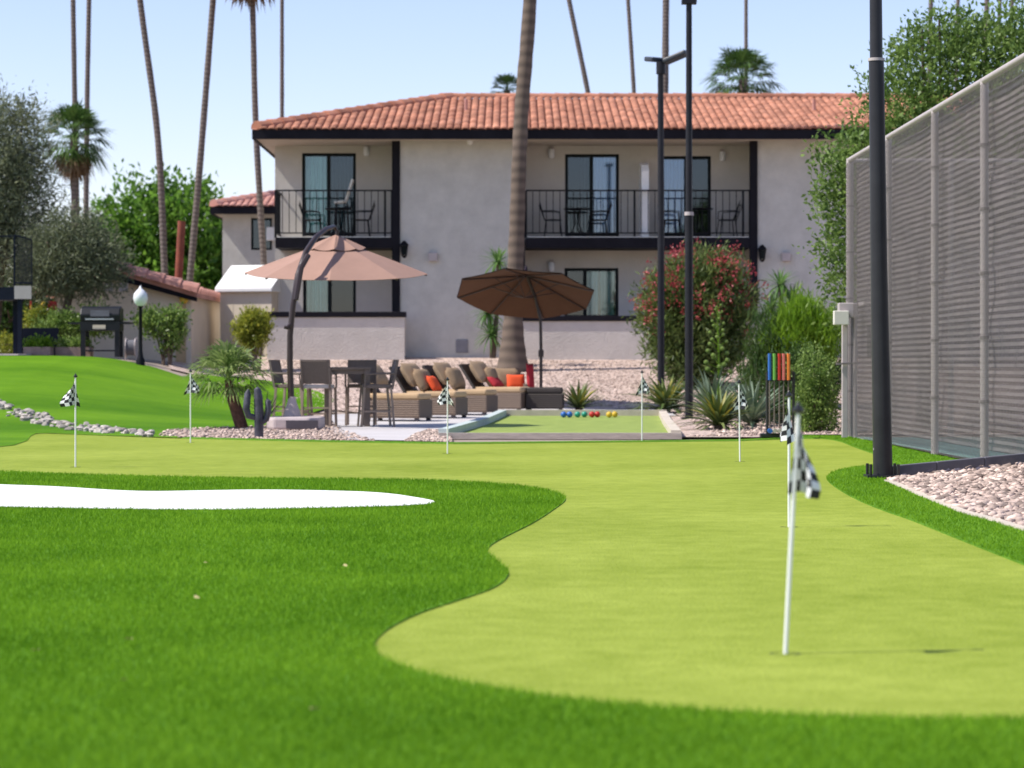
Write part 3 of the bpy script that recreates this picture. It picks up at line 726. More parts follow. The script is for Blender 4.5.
# privacy partition between the two right balconies
pb = MB(); xp = X(642.5, DB); pb.extr([(0, 0)], 0, 0) if False else None
yz = [(D0 + .12, FL + .021), (D0 + .12, FL + 1.62), (D0 + .24, FL + 1.78), (D0 + .5, FL + 1.86), (DB - .002, FL + 1.88), (DB - .002, FL + .021)]
n = len(yz); pb.v = [(xp - .09, a, b) for a, b in yz] + [(xp + .09, a, b) for a, b in yz]; pb.f = [tuple(range(n)), tuple(reversed(range(n, 2 * n)))] + [(k, n + k, n + (k + 1) % n, (k + 1) % n) for k in range(n)]
pb.build('partition', m_white, H, world=True)
# tiled hip roof with real barrel tiles
def tiled_slope(x0, x1, y0, z0, run, rise, hipL, hipR, pitch=.185, course=.40, amp=.052):
    """front slope; hipL/hipR = inward run of the hips at the top"""
    L_ = math.hypot(run, rise); nc = int(L_ / course); V = []; Fq = []; nseg = 6
    nrm = Vector((0, -rise, run)).normalized()
    for c in range(nc):
        v0, v1 = c / nc, (c + 1) / nc; t = (v0 + v1) / 2
        xa, xb = x0 + hipL * t, x1 - hipR * t
        k0 = int(math.ceil((xa - x0) / pitch)); k1 = int(math.floor((xb - x0) / pitch))
        for k in range(k0, k1):
            o = len(V); j = random.uniform(-.010, .010)
            for vv, lift in ((v0, .012 + j), (v1 + .25 / nc, .0 + j)):
                for i in range(nseg + 1):
                    a = PI * i / nseg
                    h = math.sin(a) * amp + lift
                    xx = x0 + k * pitch + pitch * (.5 - .47 * math.cos(a))
                    p = Vector((xx, y0 + run * vv, z0 + rise * vv)) + nrm * h; V.append(tuple(p))
            for i in range(nseg): Fq.append((o + i, o + i + 1, o + nseg + 2 + i, o + nseg + 1 + i))
            # closed butt at the lower end
            q = len(V); 
            for i in range(nseg + 1):
                p = Vector(V[o + i]) - nrm * (.02 + math.sin(PI * i / nseg) * amp * .45); V.append(tuple(p))
            for i in range(nseg): Fq.append((q + i, q + i + 1, o + i + 1, o + i))
    return V, Fq
def caps(mb, a, b, r=.11, step=.38):
    a, b = Vector(a), Vector(b); n = max(1, int((b - a).length / step)); d = (b - a).normalized(); up = Vector((0, 0, 1)); s = d.cross(up).normalized(); u = s.cross(d)
    for i in range(n):
        p, q = a.lerp(b, i / n), a.lerp(b, (i + 1.15) / n); o = len(mb.v)
        for pt, rr in ((p, r * 1.12), (q, r * .92)):
            for k in range(7): t = PI * k / 6; mb.v.append(tuple(pt + s * math.cos(t) * rr + u * (math.sin(t) * rr - .03)))
        for k in range(6): mb.f.append((o + k, o + k + 1, o + 8 + k, o + 7 + k))
        mb.f.append(tuple(o + k for k in range(7)))
def hip_roof(parent, x0, x1, y0, z0, run, rise, hipR=True, depth=None, m=m_tile):
    xa, xb = x0 + run * .84, x1 - (run * .84 if hipR else 0); yr = y0 + run; zr = z0 + rise; yb = y0 + 2 * run
    base = MB(); base.v = [(x0, y0, z0), (x1, y0, z0), (xb, yr, zr), (xa, yr, zr), (x0, yb, z0), (x1, yb, z0)]
    base.f = [(0, 1, 2, 3), (5, 4, 3, 2), (4, 0, 3), (1, 5, 2), (0, 4, 5, 1)]
    ro = base.build('roof', m, parent, world=True)
    V, Fq = tiled_slope(x0, x1, y0 - .05, z0 + .01, run + .02, rise, xa - x0, x1 - xb)
    np_mesh('roof_tiles', np.array(V), np.array(Fq), m, ro)
    c = MB(); caps(c, (x0 + .10, y0 + .06, z0 + .05), (xa, yr, zr + .035), .17); caps(c, (xa, yr, zr + .07), (xb, yr, zr + .07))
    if hipR: caps(c, (x1, y0, z0 + .06), (xb, yr, zr + .06))
    c.build('ridge_cap', m, ro, world=True)
    return ro
YE = 61.1; ZE = Z(129.5, YE); ZF = Z(139, YE)
rx0, rx1 = X(252, YE), xr + .8
ro = hip_roof(H, rx0, rx1, YE, ZE, 5.5, Z(99, 66.6) - ZE)
MB().tube([(X(466, 64), 64, 7.0), (X(466, 64), 64, 7.62)], .05, 8).build('vent_pipe', m_tile_pink, ro, world=True, smooth=True)
MB().tube([(X(814, 64), 64, 7.0), (X(814, 64), 64, 7.62)], .05, 8).build('vent_pipe', m_tile_pink, ro, world=True, smooth=True)
fz = MB().box(rx0, rx1, YE, YE + .06, ZF, ZE - .004).box(rx0, rx0 + .06, YE + .06, YE + 10.9, ZF, ZE - .004)
fz.build('fascia', m_dark, H, world=True)
MB().box(rx0 + .061, rx1, YE + .061, YE + 10.9, ZF + .03, ZF + .06).build('soffit', m_soffit, H, world=True)
# wall fittings
def wall_light(px, py, y):
    x, z = X(px, y), Z(py, y)
    b = MB().box(x - .05, x + .05, y - .03, y, z + .08, z + .16).build('porch_light', m_galv, H, world=True)
    MB().lathe([(.05, -.14), (.075, -.1), (.075, .06), (.06, .09)], (x, y - .09, z), 12).build('globe', m_lampwhite, b, world=True, smooth=True)
for px, py in ((366.5, 150.5), (551.5, 153), (722, 155.5), (551.5, 266)): wall_light(px, py, DB)
def lantern(px, py, y, par=H):
    x, z = X(px, y), Z(py, y)
    b = MB().box(x - .05, x + .05, y - .04, y, z - .1, z + .12).bar((x, y - .03, z + .14), (x, y - .18, z + .2), .025).build('wall_lantern', m_iron, par, world=True)
    l = MB()
    for sx, sy in ((-1, -1), (1, -1), (-1, 1), (1, 1)): l.bar((x + sx * .05, y - .18 + sy * .05, z - .14), (x + sx * .08, y - .18 + sy * .08, z + .1), .018)
    l.lathe([(.12, .1), (.07, .17), (.02, .22)], (x, y - .18, z), 10); l.lathe([(.03, -.2), (.07, -.14)], (x, y - .18, z), 10)
    l.build('lantern_cage', m_iron, b, world=True)
    MB().lathe([(.045, -.13), (.07, .09)], (x, y - .18, z), 8).build('lantern_glass', m_lampwhite if False else m_frame, b, world=True)
lantern(404.5, 250, D0); lantern(761.5, 254, D0)
for px in (433, 786):
    x, z = X(px, D0), Z(257, D0); MB().box(x - .11, x + .11, D0 - .12, D0, z - .11, z + .11).build('vent_hood', m_galv, H, world=True, bevel=.02)
x, z = X(470, D0), Z(141, D0)
c = MB().box(x - .06, x + .06, D0 - .1, D0, z - .02, z + .06).lathe([(.02, -.1), (.07, -.07), (.075, 0)], (x, D0 - .1, z - .0), 10)
c.build('security_camera', m_white, H, world=True, smooth=True)
x0_, x1_ = X(456, D0), X(468, D0)
MB().box(x0_, x1_, D0 - .03, D0, G0 + .1, G0 + .42).build('access_panel', M('panel_grey', (.20, .20, .22), .6), H, world=True, bevel=.01)
# patio walls
def patio_wall(x0, x1, ztop, label):
    T = thing('patio_wall', label, 'wall', ((x0 + x1) / 2, D0 - .6, G0 - .15), group='low patio walls')
    y0 = D0 - .75
    MB().box(x0, x1, y0, y0 + .2, G0 - .35, ztop - .1).box(x0, x0 + .2, y0 + .2, D0 - .003, G0 - .35, ztop - .1).box(x1 - .2, x1, y0 + .2, D0 - .003, G0 - .35, ztop - .1).build('wall', m_stucco_low, T, world=True)
    MB().box(x0 - .04, x1 + .04, y0 - .04, y0 + .24, ztop - .1, ztop + .03).build('coping', m_dark, T, world=True, bevel=.01)
yw = D0 - .75
patio_wall(X(267, yw), X(404.5, yw), Z(313, yw), 'low pinkish grey patio wall with dark coping behind the bar table and rose parasol')
patio_wall(X(520, yw), X(758, yw), Z(317, yw), 'low pinkish grey patio wall with dark coping behind the brown parasol and oleander')
# balcony furniture
def iron_chair(label, loc, rz):
    T = thing('balcony_chair', label, 'chair', loc, rz, 'iron balcony chairs')
    s = MB(); s.lathe([(.21, .43), (.22, .44), (.21, .455)], n=14); s.build('seat', m_iron, T, smooth=True)
    b = MB()
    for i in range(5): y = -.18 + .09 * i; b.bar((-.2, y, .44), (-.33, y * 1.25, .92 - .06 * abs(i - 2)), .014)
    b.bar((-.33, -.23, .80), (-.34, .23, .80), .02); b.bar((-.27, -.2, .62), (-.27, .2, .62), .014)
    b.build('backrest', m_iron, T)
    for sx, sy in ((-1, -1), (-1, 1), (1, -1), (1, 1)): MB().bar((sx * .17, sy * .17, .44), (sx * .22, sy * .21, 0), .018).build('leg', m_iron, T)
    for sy in (-1, 1): MB().tube([(-.28, sy * .21, .66), (.0, sy * .25, .66), (.16, sy * .24, .64), (.18, sy * .2, .45)], .012, 6).build('armrest', m_iron, T)
    return T
def iron_table(label, loc):
    T = thing('balcony_table', label, 'table', loc, 0, 'iron balcony tables')
    MB().lathe([(.32, .70), (.33, .715), (.32, .73)], n=24).build('table_top', m_iron, T, smooth=True)
    for k in range(4):
        a = PI / 4 + k * PI / 2; MB().tube([(.08 * math.cos(a), .08 * math.sin(a), .70), (.06 * math.cos(a), .06 * math.sin(a), .35), (.26 * math.cos(a), .26 * math.sin(a), 0)], .014, 6).build('leg', m_iron, T)
BZ = FL + .02; BY = D0 + .75
iron_chair('black iron chair at the left end of the left balcony facing right', (X(313, BY), BY, BZ), 0)
iron_chair('black iron chair on the left balcony right of its table', (X(361, BY), BY, BZ), PI)
iron_table('round black iron table on the left balcony', (X(338, BY), BY, BZ))
iron_chair('black iron chair left of the table on the balcony next to the palm trunk', (X(553, BY), BY, BZ), 0)
iron_chair('black iron chair in front of the pale curtained door left of the white partition', (X(598, BY), BY, BZ), PI)
iron_table('round black iron table in front of the door left of the white partition', (X(577, BY), BY, BZ))
iron_chair('black iron chair before the blue door pane right of the white partition', (X(672, BY), BY, BZ), 0)
iron_chair('black iron chair beside the dark post at the right end of the right balcony', (X(727, BY), BY, BZ), PI - .3)
iron_table('round black iron table between the two chairs right of the white partition', (X(700, BY), BY, BZ))
T = thing('folding_chair', 'pale reclined chair catching the sun at the left balcony railing', 'chair', (X(343, D0 + .3), D0 + .3, BZ), 0)
MB().bar((-.2, 0, .84), (.07, 0, .87), .40, .045).build('seat', m_offwhite, T); MB().bar((.07, 0, .87), (.24, 0, 1.4), .40, .045).build('backrest', m_offwhite, T)
for sx in (-.16, .1):
    for sy in (-.17, .17): MB().bar((sx, sy, .83), (sx * 1.4, sy, 0), .025).build('leg', m_iron, T)

# ================================================================== REAR WING, SHED, LOW BUILDING
W = thing('rear_wing', 'small grey two storey wing with terracotta roof behind the left end of the long building', 'building', (X(240, 75), 75, G0))
wx0, wx1 = X(222.5, 75), -3.2; wz = Z(207, 75)
win = (X(251, 75), X(272, 75), Z(250, 75), Z(218, 75))
mb = MB(); wall(mb, wx0, wx1, G0 - .3, wz, 75, 75.2, [win]); mb.box(wx0, wx0 + .2, 75.2, 82, G0 - .3, wz); mb.build('wall', m_stucco, W, world=True)
f = MB().box(win[0], win[0] + .06, 75.04, 75.12, win[2], win[3]).box(win[1] - .06, win[1], 75.04, 75.12, win[2], win[3]).box(win[0] + .06, win[1] - .06, 75.04, 75.12, win[3] - .06, win[3]).box(win[0] + .06, win[1] - .06, 75.04, 75.12, win[2], win[2] + .06).build('window', m_frame, W, world=True)
MB().box(win[0] + .06, win[1] - .06, 75.07, 75.085, win[2] + .06, win[3] - .06).build('pane', m_glass_dark, f, world=True)
MB().box(wx0 + .3, wx1, 76.0, 76.1, G0, wz).build('interior', m_room, W, world=True)
hip_roof(W, wx0 - .3, wx1 + .5, 74.4, Z(206.5, 74.4), 3.6, .78, m=m_tile_pink)
MB().box(wx0 - .3, wx1 + .5, 74.4, 74.46, Z(214, 74.4), Z(207, 74.4)).box(wx0 - .3, wx0 - .24, 74.46, 81, Z(214, 74.4), Z(207, 74.4)).build('fascia', m_dark, W, world=True)
MB().box(wx0 - .24, wx1 + .5, 74.46, 81, Z(213, 74.4), Z(212, 74.4)).build('soffit', m_soffit, W, world=True)
x, z = X(271, 75), Z(234, 75)
MB().box(x - .12, x + .12, 74.8, 75, z - .2, z + .2).build('wall_box', m_white, W, world=True, bevel=.03)

dS = 63.2; sx0, sx1 = X(218, dS), X(273.5, dS)
T = thing('storage_shed', 'beige storage shed with a smooth white roof left of the long building', 'shed', ((sx0 + sx1) / 2, dS, G0), 0)
mb = MB().box(sx0, sx1, dS, dS + 2, G0 - .3, Z(287, dS)); mb.build('wall', m_beige, T, world=True)
for k in (1, 2, 3):
    xk = sx0 + (sx1 - sx0) * k / 4; MB().box(xk - .006, xk + .006, dS - .006, dS, G0 - .1, Z(290, dS)).build('panel_joint', m_beige, T, world=True)
mb = MB(); ze, zr = Z(290, dS), Z(265, dS + .9)
prof = [(dS - .12, ze - .05), (dS - .12, ze + .05), (dS + .9, zr), (dS + 2.1, ze + .05), (dS + 2.1, ze - .05)]
n = len(prof); mb.v = [(sx0 - .1, a, b) for a, b in prof] + [(sx1 + .06, a, b) for a, b in prof]; mb.f = [tuple(range(n)), tuple(reversed(range(n, 2 * n)))] + [(k, n + k, n + (k + 1) % n, (k + 1) % n) for k in range(n)]
mb.build('roof', m_white, T, world=True, bevel=.02)

T.rotation_euler = (0, 0, -.30)
dG = 60.0
T = thing('low_building', 'low beige building with a pink tiled gable roof behind the barbecue grill', 'building', (X(120, dG), dG, G0))
ridge = (X(114, dG), Z(269, dG)); eL = (X(33, dG), Z(291, dG)); eR = (X(199, dG), Z(293.5, dG)); 
gx0, gx1 = X(55, dG), X(191, dG)
def rakez(x):
    return ridge[1] + (eR[1] - ridge[1]) * (x - ridge[0]) / (eR[0] - ridge[0]) if x > ridge[0] else ridge[1] + (eL[1] - ridge[1]) * (x - ridge[0]) / (eL[0] - ridge[0])
MB().extr([(gx0, .8), (gx1, .8), (gx1, rakez(gx1) - .12), (ridge[0], ridge[1] - .12), (gx0, rakez(gx0) - .12)], dG, dG + 6).build('wall', m_beige, T, world=True)
rb = MB().extr([eL, ridge, eR, (eR[0], eR[1] - .1), (ridge[0], ridge[1] - .1), (eL[0], eL[1] - .1)], dG - .3, dG + 6.5).build('roof', m_tile_pink, T, world=True)
MB().extr([(eL[0] + .02, eL[1] - .1), (ridge[0], ridge[1] - .1), (eR[0] - .02, eR[1] - .1), (eR[0] - .02, eR[1] - .2), (ridge[0], ridge[1] - .24), (eL[0] + .02, eL[1] - .2)], dG - .26, dG - .2).build('fascia', m_dark, T, world=True)
c = MB(); caps(c, (eL[0], dG - .25, eL[1] + .04), (ridge[0], dG - .25, ridge[1] + .04), .2, .36); caps(c, (eR[0], dG - .25, eR[1] + .04), (ridge[0], dG - .25, ridge[1] + .04), .2, .36)
for k in range(14):
    yy = dG + .15 + k * .45
    caps(c, (eR[0] + .02, yy, eR[1] + .03), (ridge[0], yy, ridge[1] + .03), .12, .34)
c.build('roof_tiles', m_tile_pink, rb, world=True)
vx = X(178, dG + 1); MB().tube([(vx, dG + 1, rakez(vx) - .05), (vx + .09, dG + 1, Z(221, dG + 1))], .095, 10).build('vent_pipe', m_rust, rb, world=True, smooth=True)
x = X(184.5, dG); MB().lathe([(.04, -.14), (.10, -.08), (.10, .06), (.05, .12)], (x, dG - .12, Z(298, dG)), 10).build('wall_lamp', m_lemon, T, world=True, smooth=True)
for px in (112, 127): x = X(px, dG); MB().box(x - .1, x + .1, dG - .55, dG - .51, Z(292, dG), Z(284, dG)).build('floodlight', m_galv, T, world=True)
MB().box(X(176, dG), X(186, dG), dG - .03, dG, .9, Z(305, dG)).build('pilaster', M('sunlit_tan_render', (.50, .36, .20), .9), T, world=True)

# ================================================================== PALMS
def palm_trunk(parent, pts, r, mat, flare=1.0, fl2=0):
    pts = [Vector(p) for p in pts]; n = 44 if fl2 else 26; P_ = []; R_ = []
    for i in range(n + 1):
        t = i / n; k = t * (len(pts) - 1); a = min(int(k), len(pts) - 2); u = k - a
        p0, p1, p2, p3 = pts[max(a - 1, 0)], pts[a], pts[a + 1], pts[min(a + 2, len(pts) - 1)]
        q = .5 * ((2 * p1) + (p2 - p0) * u + (2 * p0 - 5 * p1 + 4 * p2 - p3) * u * u + (3 * p1 - p0 - 3 * p2 + p3) * u ** 3)
        P_.append(q); R_.append(r * (1 + .04 * math.sin(i * 2.3)) * (1 - .22 * t) + flare * r * max(0, 1 - t * 9) ** 1.5 * .9)
    if fl2: R_ = [r_ + fl2 * math.exp(-max(0, (p_.z - pts[0].z - .15)) / .75) for r_, p_ in zip(R_, P_)]
    return MB().tube(P_, R_, 16).build('trunk', mat, parent, world=True, smooth=True)
proto_crown = None
def tall_palm(label, d, line, r, htop, mat=m_bark_dark, skirt=True, group='tall fan palms behind the buildings', gz=None):
    """line = (px,py) low to high in the photo; the trunk runs on to htop metres above the frame"""
    global proto_crown
    (pa, ya), (pb_, yb_) = line[0], line[-1]
    pts = [Vector((X(p, d), d, Z(q, d))) for p, q in line]
    dx0 = (pts[1].x - pts[0].x) / max(.1, (pts[1].z - pts[0].z)); gz = G0 if gz is None else gz
    dx1 = (pts[-1].x - pts[-2].x) / max(.1, (pts[-1].z - pts[-2].z))
    base = Vector((pts[0].x - dx0 * (pts[0].z - gz), d, gz - .1))
    top = Vector((pts[-1].x + dx1 * (htop - pts[-1].z), d, htop))
    T = thing('palm_tree', label, 'palm', base, group=group)
    if pts[0].z - gz < 1.0: pts = pts[1:]
    palm_trunk(T, [base] + pts + ([top] if htop > pts[-1].z + .5 else []), r * .76, mat, .35)
    e = top if htop > pts[-1].z + .5 else pts[-1]
    if proto_crown is None:
        proto_crown = fan_crown('crown', m_frond, T, tuple(e), 34, .9, 1.0, -.5, 1.45, 14)
        proto_skirt = fan_crown('dead_fronds', m_skirt, T, tuple(e - Vector((0, 0, .25))), 26, .45, .9, -1.5, -.9, 10)
        tall_palm.pc = (proto_crown, proto_skirt, Vector(e) - Vector(base))
    else:
        for q in tall_palm.pc[:2]:
            o = q.copy(); COL.objects.link(o); o.parent = T; o.location = (e - base) - tall_palm.pc[2]
    return T
tall_palm('tall thin palm trunk crossing the bushy fan palm on the left', 75, [(76, 250), (75, 120), (73, 0)], .115, 19)
tall_palm('tall thin palm trunk just right of the bushy left fan palm', 78, [(86, 220), (87, 110), (89, 0)], .115, 20)
tall_palm('tall palm trunk leaning left, in front of the bright green tree', 69, [(165, 280), (158, 140), (140, 0)], .13, 21)
tall_palm('tall palm trunk leaning right beside the rust coloured vent pipe', 69, [(190, 280), (202, 140), (213, 0)], .13, 21)
tall_palm('tall palm passing the left roof corner, dead fronds hanging at its top', 68, [(264, 265), (256, 130), (253, 20)], .12, Z(-58, 68))
tall_palm('thin palm trunk rising behind the left hip of the roof', 82, [(282, 200), (282, 110), (282, 0)], .10, 20)
tall_palm('palm trunk leaning left behind the ridge, first to the right of the big palm', 88, [(600, 160), (588, 93), (569, 0)], .13, 21)
tall_palm('slim straight palm trunk behind the ridge left of the twin headed lamp', 88, [(638, 170), (634, 93), (628, 0)], .11, 22)
tall_palm('thick palm trunk directly behind the twin headed lamp', 80, [(664, 170), (665, 93), (666, 0)], .165, 21)
tall_palm('thin palm trunk above the bushy palm crown behind the ridge', 98, [(746, 150), (746, 60), (746, 0)], .11, 22)
for px, y0, r, lb in ((930, 40, .12, 'first palm trunk from the left above the tree behind the tennis fence'), (957, 25, .10, 'second palm trunk from the left above the tree behind the tennis fence'), (986, 50, .13, 'thickest palm trunk above the tree behind the tennis fence'), (999, 25, .09, 'thin palm trunk next to the thickest one above the tree by the fence'), (1011, 30, .10, 'rightmost palm trunk above the tree behind the tennis fence')):
    tall_palm(lb, 84, [(px, 150), (px - .5, y0 + 20), (px + 1, 0)], r, 21)
# the big palm in front of the facade
dP = 58.6
T = thing('palm_tree', 'big palm with a thick grey flared trunk standing in the gravel before the facade', 'palm', (X(513, dP), dP, terrain(0, dP)))
palm_trunk(T, [(X(513, dP), dP, terrain(0, dP) - .15), (X(513, dP), dP, Z(330, dP)), (X(516.5, dP), dP, Z(240, dP)), (X(521, dP), dP, Z(120, dP)), (X(530, dP), dP, Z(0, dP)), (X(545, dP), dP, 15.5)], .195, m_bark, 0.0, .21)
e = Vector((X(545, dP), dP, 15.5)); b = T.location
for q in tall_palm.pc[:2]:
    o = q.copy(); COL.objects.link(o); o.parent = T; o.location = (e - b) - tall_palm.pc[2]
def fan_palm(label, d, c, R, base_z, r=.14, n=46, skirt=True, m=m_frond):
    cx, cz = X(c[0], d), Z(c[1], d); T = thing('fan_palm', label, 'palm', (cx, d, base_z), group='bushy fan palms')
    palm_trunk(T, [(cx, d, base_z - .1), (cx + .05, d, (base_z + cz) / 2), (cx, d, cz)], r, m_bark_dark, .3)
    fan_crown('crown', m, T, (cx, d, cz), n, R * .5, R * .62, -.75, 1.4, 18)
    if skirt: fan_crown('dead_fronds', m_skirt, T, (cx, d, cz - .15), 26, R * .3, R * .55, -1.45, -.8, 12)
fan_palm('bushy fan palm with a dead frond skirt behind the left olive tree', 72, (74, 138), 1.2, G0)
fan_palm('bushy fan palm crown rising behind the roof ridge on the right', 80, (742, 80), 1.3, G0)
fan_palm('small fan palm top peeping over the ridge left of the big palm trunk', 84, (507, 90), .7, G0, n=30)

# ================================================================== TREES
d = 58.5
tree('olive_tree', 'large grey green olive tree at the left edge of the photo', (X(-15, d), d, G0), [(X(-20, d), d, 5.6, 1.3, 1.3, 1.7), (X(15, d), d + .3, 6.0, .7, .9, 1.1), (X(20, d), d, 4.6, .85, .9, 1.2), (X(-50, d), d, 4.6, 1.3, 1.3, 1.8), (X(5, d), d, 3.6, .9, 1, 1.0), (X(15, d), d, 5.2, .9, .9, 1.2)], 2500, 16, .17, .13, .028, m_olive, .17, 10, droop=.25)
d = 57.2
tree('olive_tree', 'wide dark grey green olive tree in front of the low building', (X(48, d), d, G0 - .05), [(X(70, d), d, 3.35, 1.0, .9, .75), (X(95, d), d, 3.15, .75, .8, .65), (X(48, d), d, 3.2, .75, .8, .75), (X(75, d), d, 3.9, .7, .7, .5)], 1150, 16, .15, .12, .026, m_olive_d, .10, 9, droop=.35)
d = 74
tree('broadleaf_tree', 'dark green leafy tree low behind the left olive and steel frame', (X(0, d), d, G0), [(X(-10, d), d, 2.6, 1.6, 1.2, 1.3), (X(30, d), d, 2.5, 1.3, 1.2, 1.2), (X(-60, d), d, 3.0, 1.8, 1.2, 1.6), (X(60, d), d, 2.6, 1.2, 1.2, 1.0)], 800, 14, .2, .18, .09, m_shrub, .15, 6)
d = 84
tree('broadleaf_tree', 'bright green leafy tree behind the two leaning palm trunks', (X(165, d), d, G0), [(X(140, d), d, 5.2, 1.5, 1.4, 1.7), (X(185, d), d, 5.3, 1.5, 1.5, 1.6), (X(215, d), d, 4.2, 1.4, 1.4, 1.6), (X(160, d), d, 3.6, 2.1, 1.5, 1.6), (X(120, d), d, 4.6, .9, 1.1, 1.3), (X(200, d), d, 2.6, 1.6, 1.4, 1.4), (X(160, d), d, 6.4, .5, .5, .8), (X(205, d), d, 6.2, .5, .5, .9)], 1250, 15, .2, .24, .11, m_leaf_bright, .2, 10)
d = 88
tree('broadleaf_tree', 'pale green feathery tree between the olive and the bright green tree', (X(105, d), d, G0), [(X(105, d), d, 4.6, 1.1, 1.2, 1.7), (X(85, d), d, 4.3, 1.2, 1.2, 1.6), (X(118, d), d, 3.2, 1.3, 1.2, 1.4), (X(50, d), d, 4.4, 1.6, 1.2, 1.6)], 700, 15, .22, .16, .05, m_olive, .16, 8)
d = 40.5
bl = [(X(950, d), d, 5.4, 1.0, 1.1, 1.2), (X(1000, d), d, 5.6, 1.0, 1.1, .9), (X(905, d), d, 5.0, .75, .9, .9), (X(1040, d), d, 5.2, 1.2, 1.2, 1.5), (X(872, d), d, 4.1, .65, .8, .75), (X(850, d), d, 3.5, .6, .7, .8), (X(838, d), d, 4.45, .5, .5, .35), (X(930, d), d, 4.0, 1.0, 1.0, 1.0), (X(990, d), d, 3.9, 1.3, 1.0, 1.2), (X(842, d), d, 2.75, .5, .6, .6), (X(835, d), d, 3.9, .4, .5, .5), (X(920, d), d, 6.0, .5, .6, .45), (X(1022, d), d, 6.35, .5, .7, .4), (X(955, d), d, 6.35, .45, .5, .35), (X(860, d), d, 2.2, .6, .6, .7)]
tree('broadleaf_tree', 'loose leafy green tree rising behind the tennis fence', (X(925, d), d, 0), bl, 2900, 14, .10, .085, .044, m_privet, .13, 14, shell=.4)

# ================================================================== SHRUBS, AGAVES
d = 55
z0 = terrain(3.9, d)
def bb(px, py, d, rx, ry, rz): return (X(px, d), d, Z(py, d), rx, ry, rz)
T = bush('oleander', 'large oleander bush covered in red flowers beneath the right balcony', (X(697, d), d, z0), [bb(697, 305, d, 1.0, .9, 1.0), bb(668, 310, d, .62, .6, .75), bb(727, 300, d, .6, .6, .85), bb(700, 275, d, .75, .6, .55), bb(697, 345, d, .95, .7, .75), bb(675, 335, d, .65, .6, .6), bb(722, 335, d, .65, .6, .7), bb(700, 362, d, .8, .6, .5), bb(665, 290, d, .4, .5, .4)], 1700, 16, .11, .16, .032, m_olean, stems=12, up=.6)
foliage('flowers', m_flower, [bb(697, 290, d - .15, 1.1, .9, .85), bb(668, 300, d - .2, .66, .6, .68), bb(727, 285, d, .62, .6, .72), bb(700, 265, d, .8, .6, .5)], 420, 9, .05, .05, .045, T, shell=.85)
d = 51
bush('feathery_shrub', 'bright yellow green feathery shrub left of the leafy tree at the fence', (X(805, d), d, terrain(5.8, d)), [bb(800, 325, d, .55, .5, .55), bb(822, 335, d, .42, .5, .5), bb(785, 340, d, .4, .4, .4)], 620, 14, .09, .2, .02, m_shrub_bright, up=1.5, out=.4)
bush('feathery_shrub', 'darker upright green shrub between the oleander and the yellow green shrub', (X(768, d), d, terrain(5, d)), [bb(766, 340, d, .36, .4, .6), bb(780, 365, d + .2, .6, .5, .55), bb(760, 375, d, .4, .5, .4), bb(812, 375, d + .4, .7, .5, .5)], 560, 14, .09, .18, .022, m_shrub, up=1.4, out=.4)
d = 37.5
bush('box_hedge', 'dense clipped light green hedge against the grey fence post', (X(818, d), d, 0), [bb(815, 372, d, .30, .3, .34), bb(816, 400, d, .33, .32, .36), bb(818, 424, d, .32, .3, .28), bb(806, 412, d, .22, .3, .36), bb(826, 405, d, .16, .3, .45)], 720, 14, .05, .045, .024, m_hedge, up=.4)
d = 42
bush('box_hedge', 'shaded green shrub behind the croquet mallets', (X(785, d), d, 0), [bb(788, 385, d, .40, .4, .5), bb(800, 372, d, .3, .3, .4), bb(775, 405, d, .35, .4, .28)], 420, 13, .07, .07, .03, m_shrub, up=.5)
d = 58.5
bush('round_shrub', 'yellow green bush against the beige shed', (X(255, d), d, terrain(X(255, d), d)), [bb(252, 320, d, .22, .3, .24), bb(244, 330, d, .22, .3, .26), bb(262, 326, d, .2, .3, .32), bb(254, 342, d, .26, .3, .2)], 420, 13, .07, .09, .035, m_yellow_leaf, up=.7)
d = 56.5
bush('round_shrub', 'leafy green shrub against the low building right of the white globe lamp', (X(165, d), d, terrain(X(165, d), d)), [bb(160, 322, d, .5, .4, .3), bb(174, 328, d, .26, .3, .34), bb(168, 344, d, .2, .2, .2), bb(145, 318, d, .22, .3, .14), bb(178, 318, d, .2, .2, .2)], 240, 13, .08, .085, .045, m_hedge, up=.5)
bush('hedge', 'clipped hedge with yellow green tips behind the barbecue grill', (X(75, d), d, terrain(X(75, d), d)), [bb(50, 325, d, .38, .4, .3), bb(68, 325, d, .42, .4, .32), bb(88, 323, d, .42, .4, .32), bb(102, 322, d, .35, .4, .3), bb(60, 335, d, .5, .4, .25)], 560, 13, .07, .07, .035, m_hedge, up=.7)
bush('hedge', 'yellow green shrub between the dark steel frame and the olive trunk', (X(38, d), d + .3, terrain(X(38, d), d)), [bb(40, 318, d + .3, .35, .3, .25), bb(34, 330, d + .3, .3, .3, .3), bb(8, 345, d + .3, .4, .3, .25)], 260, 12, .07, .08, .035, m_yellow_leaf, up=.6)
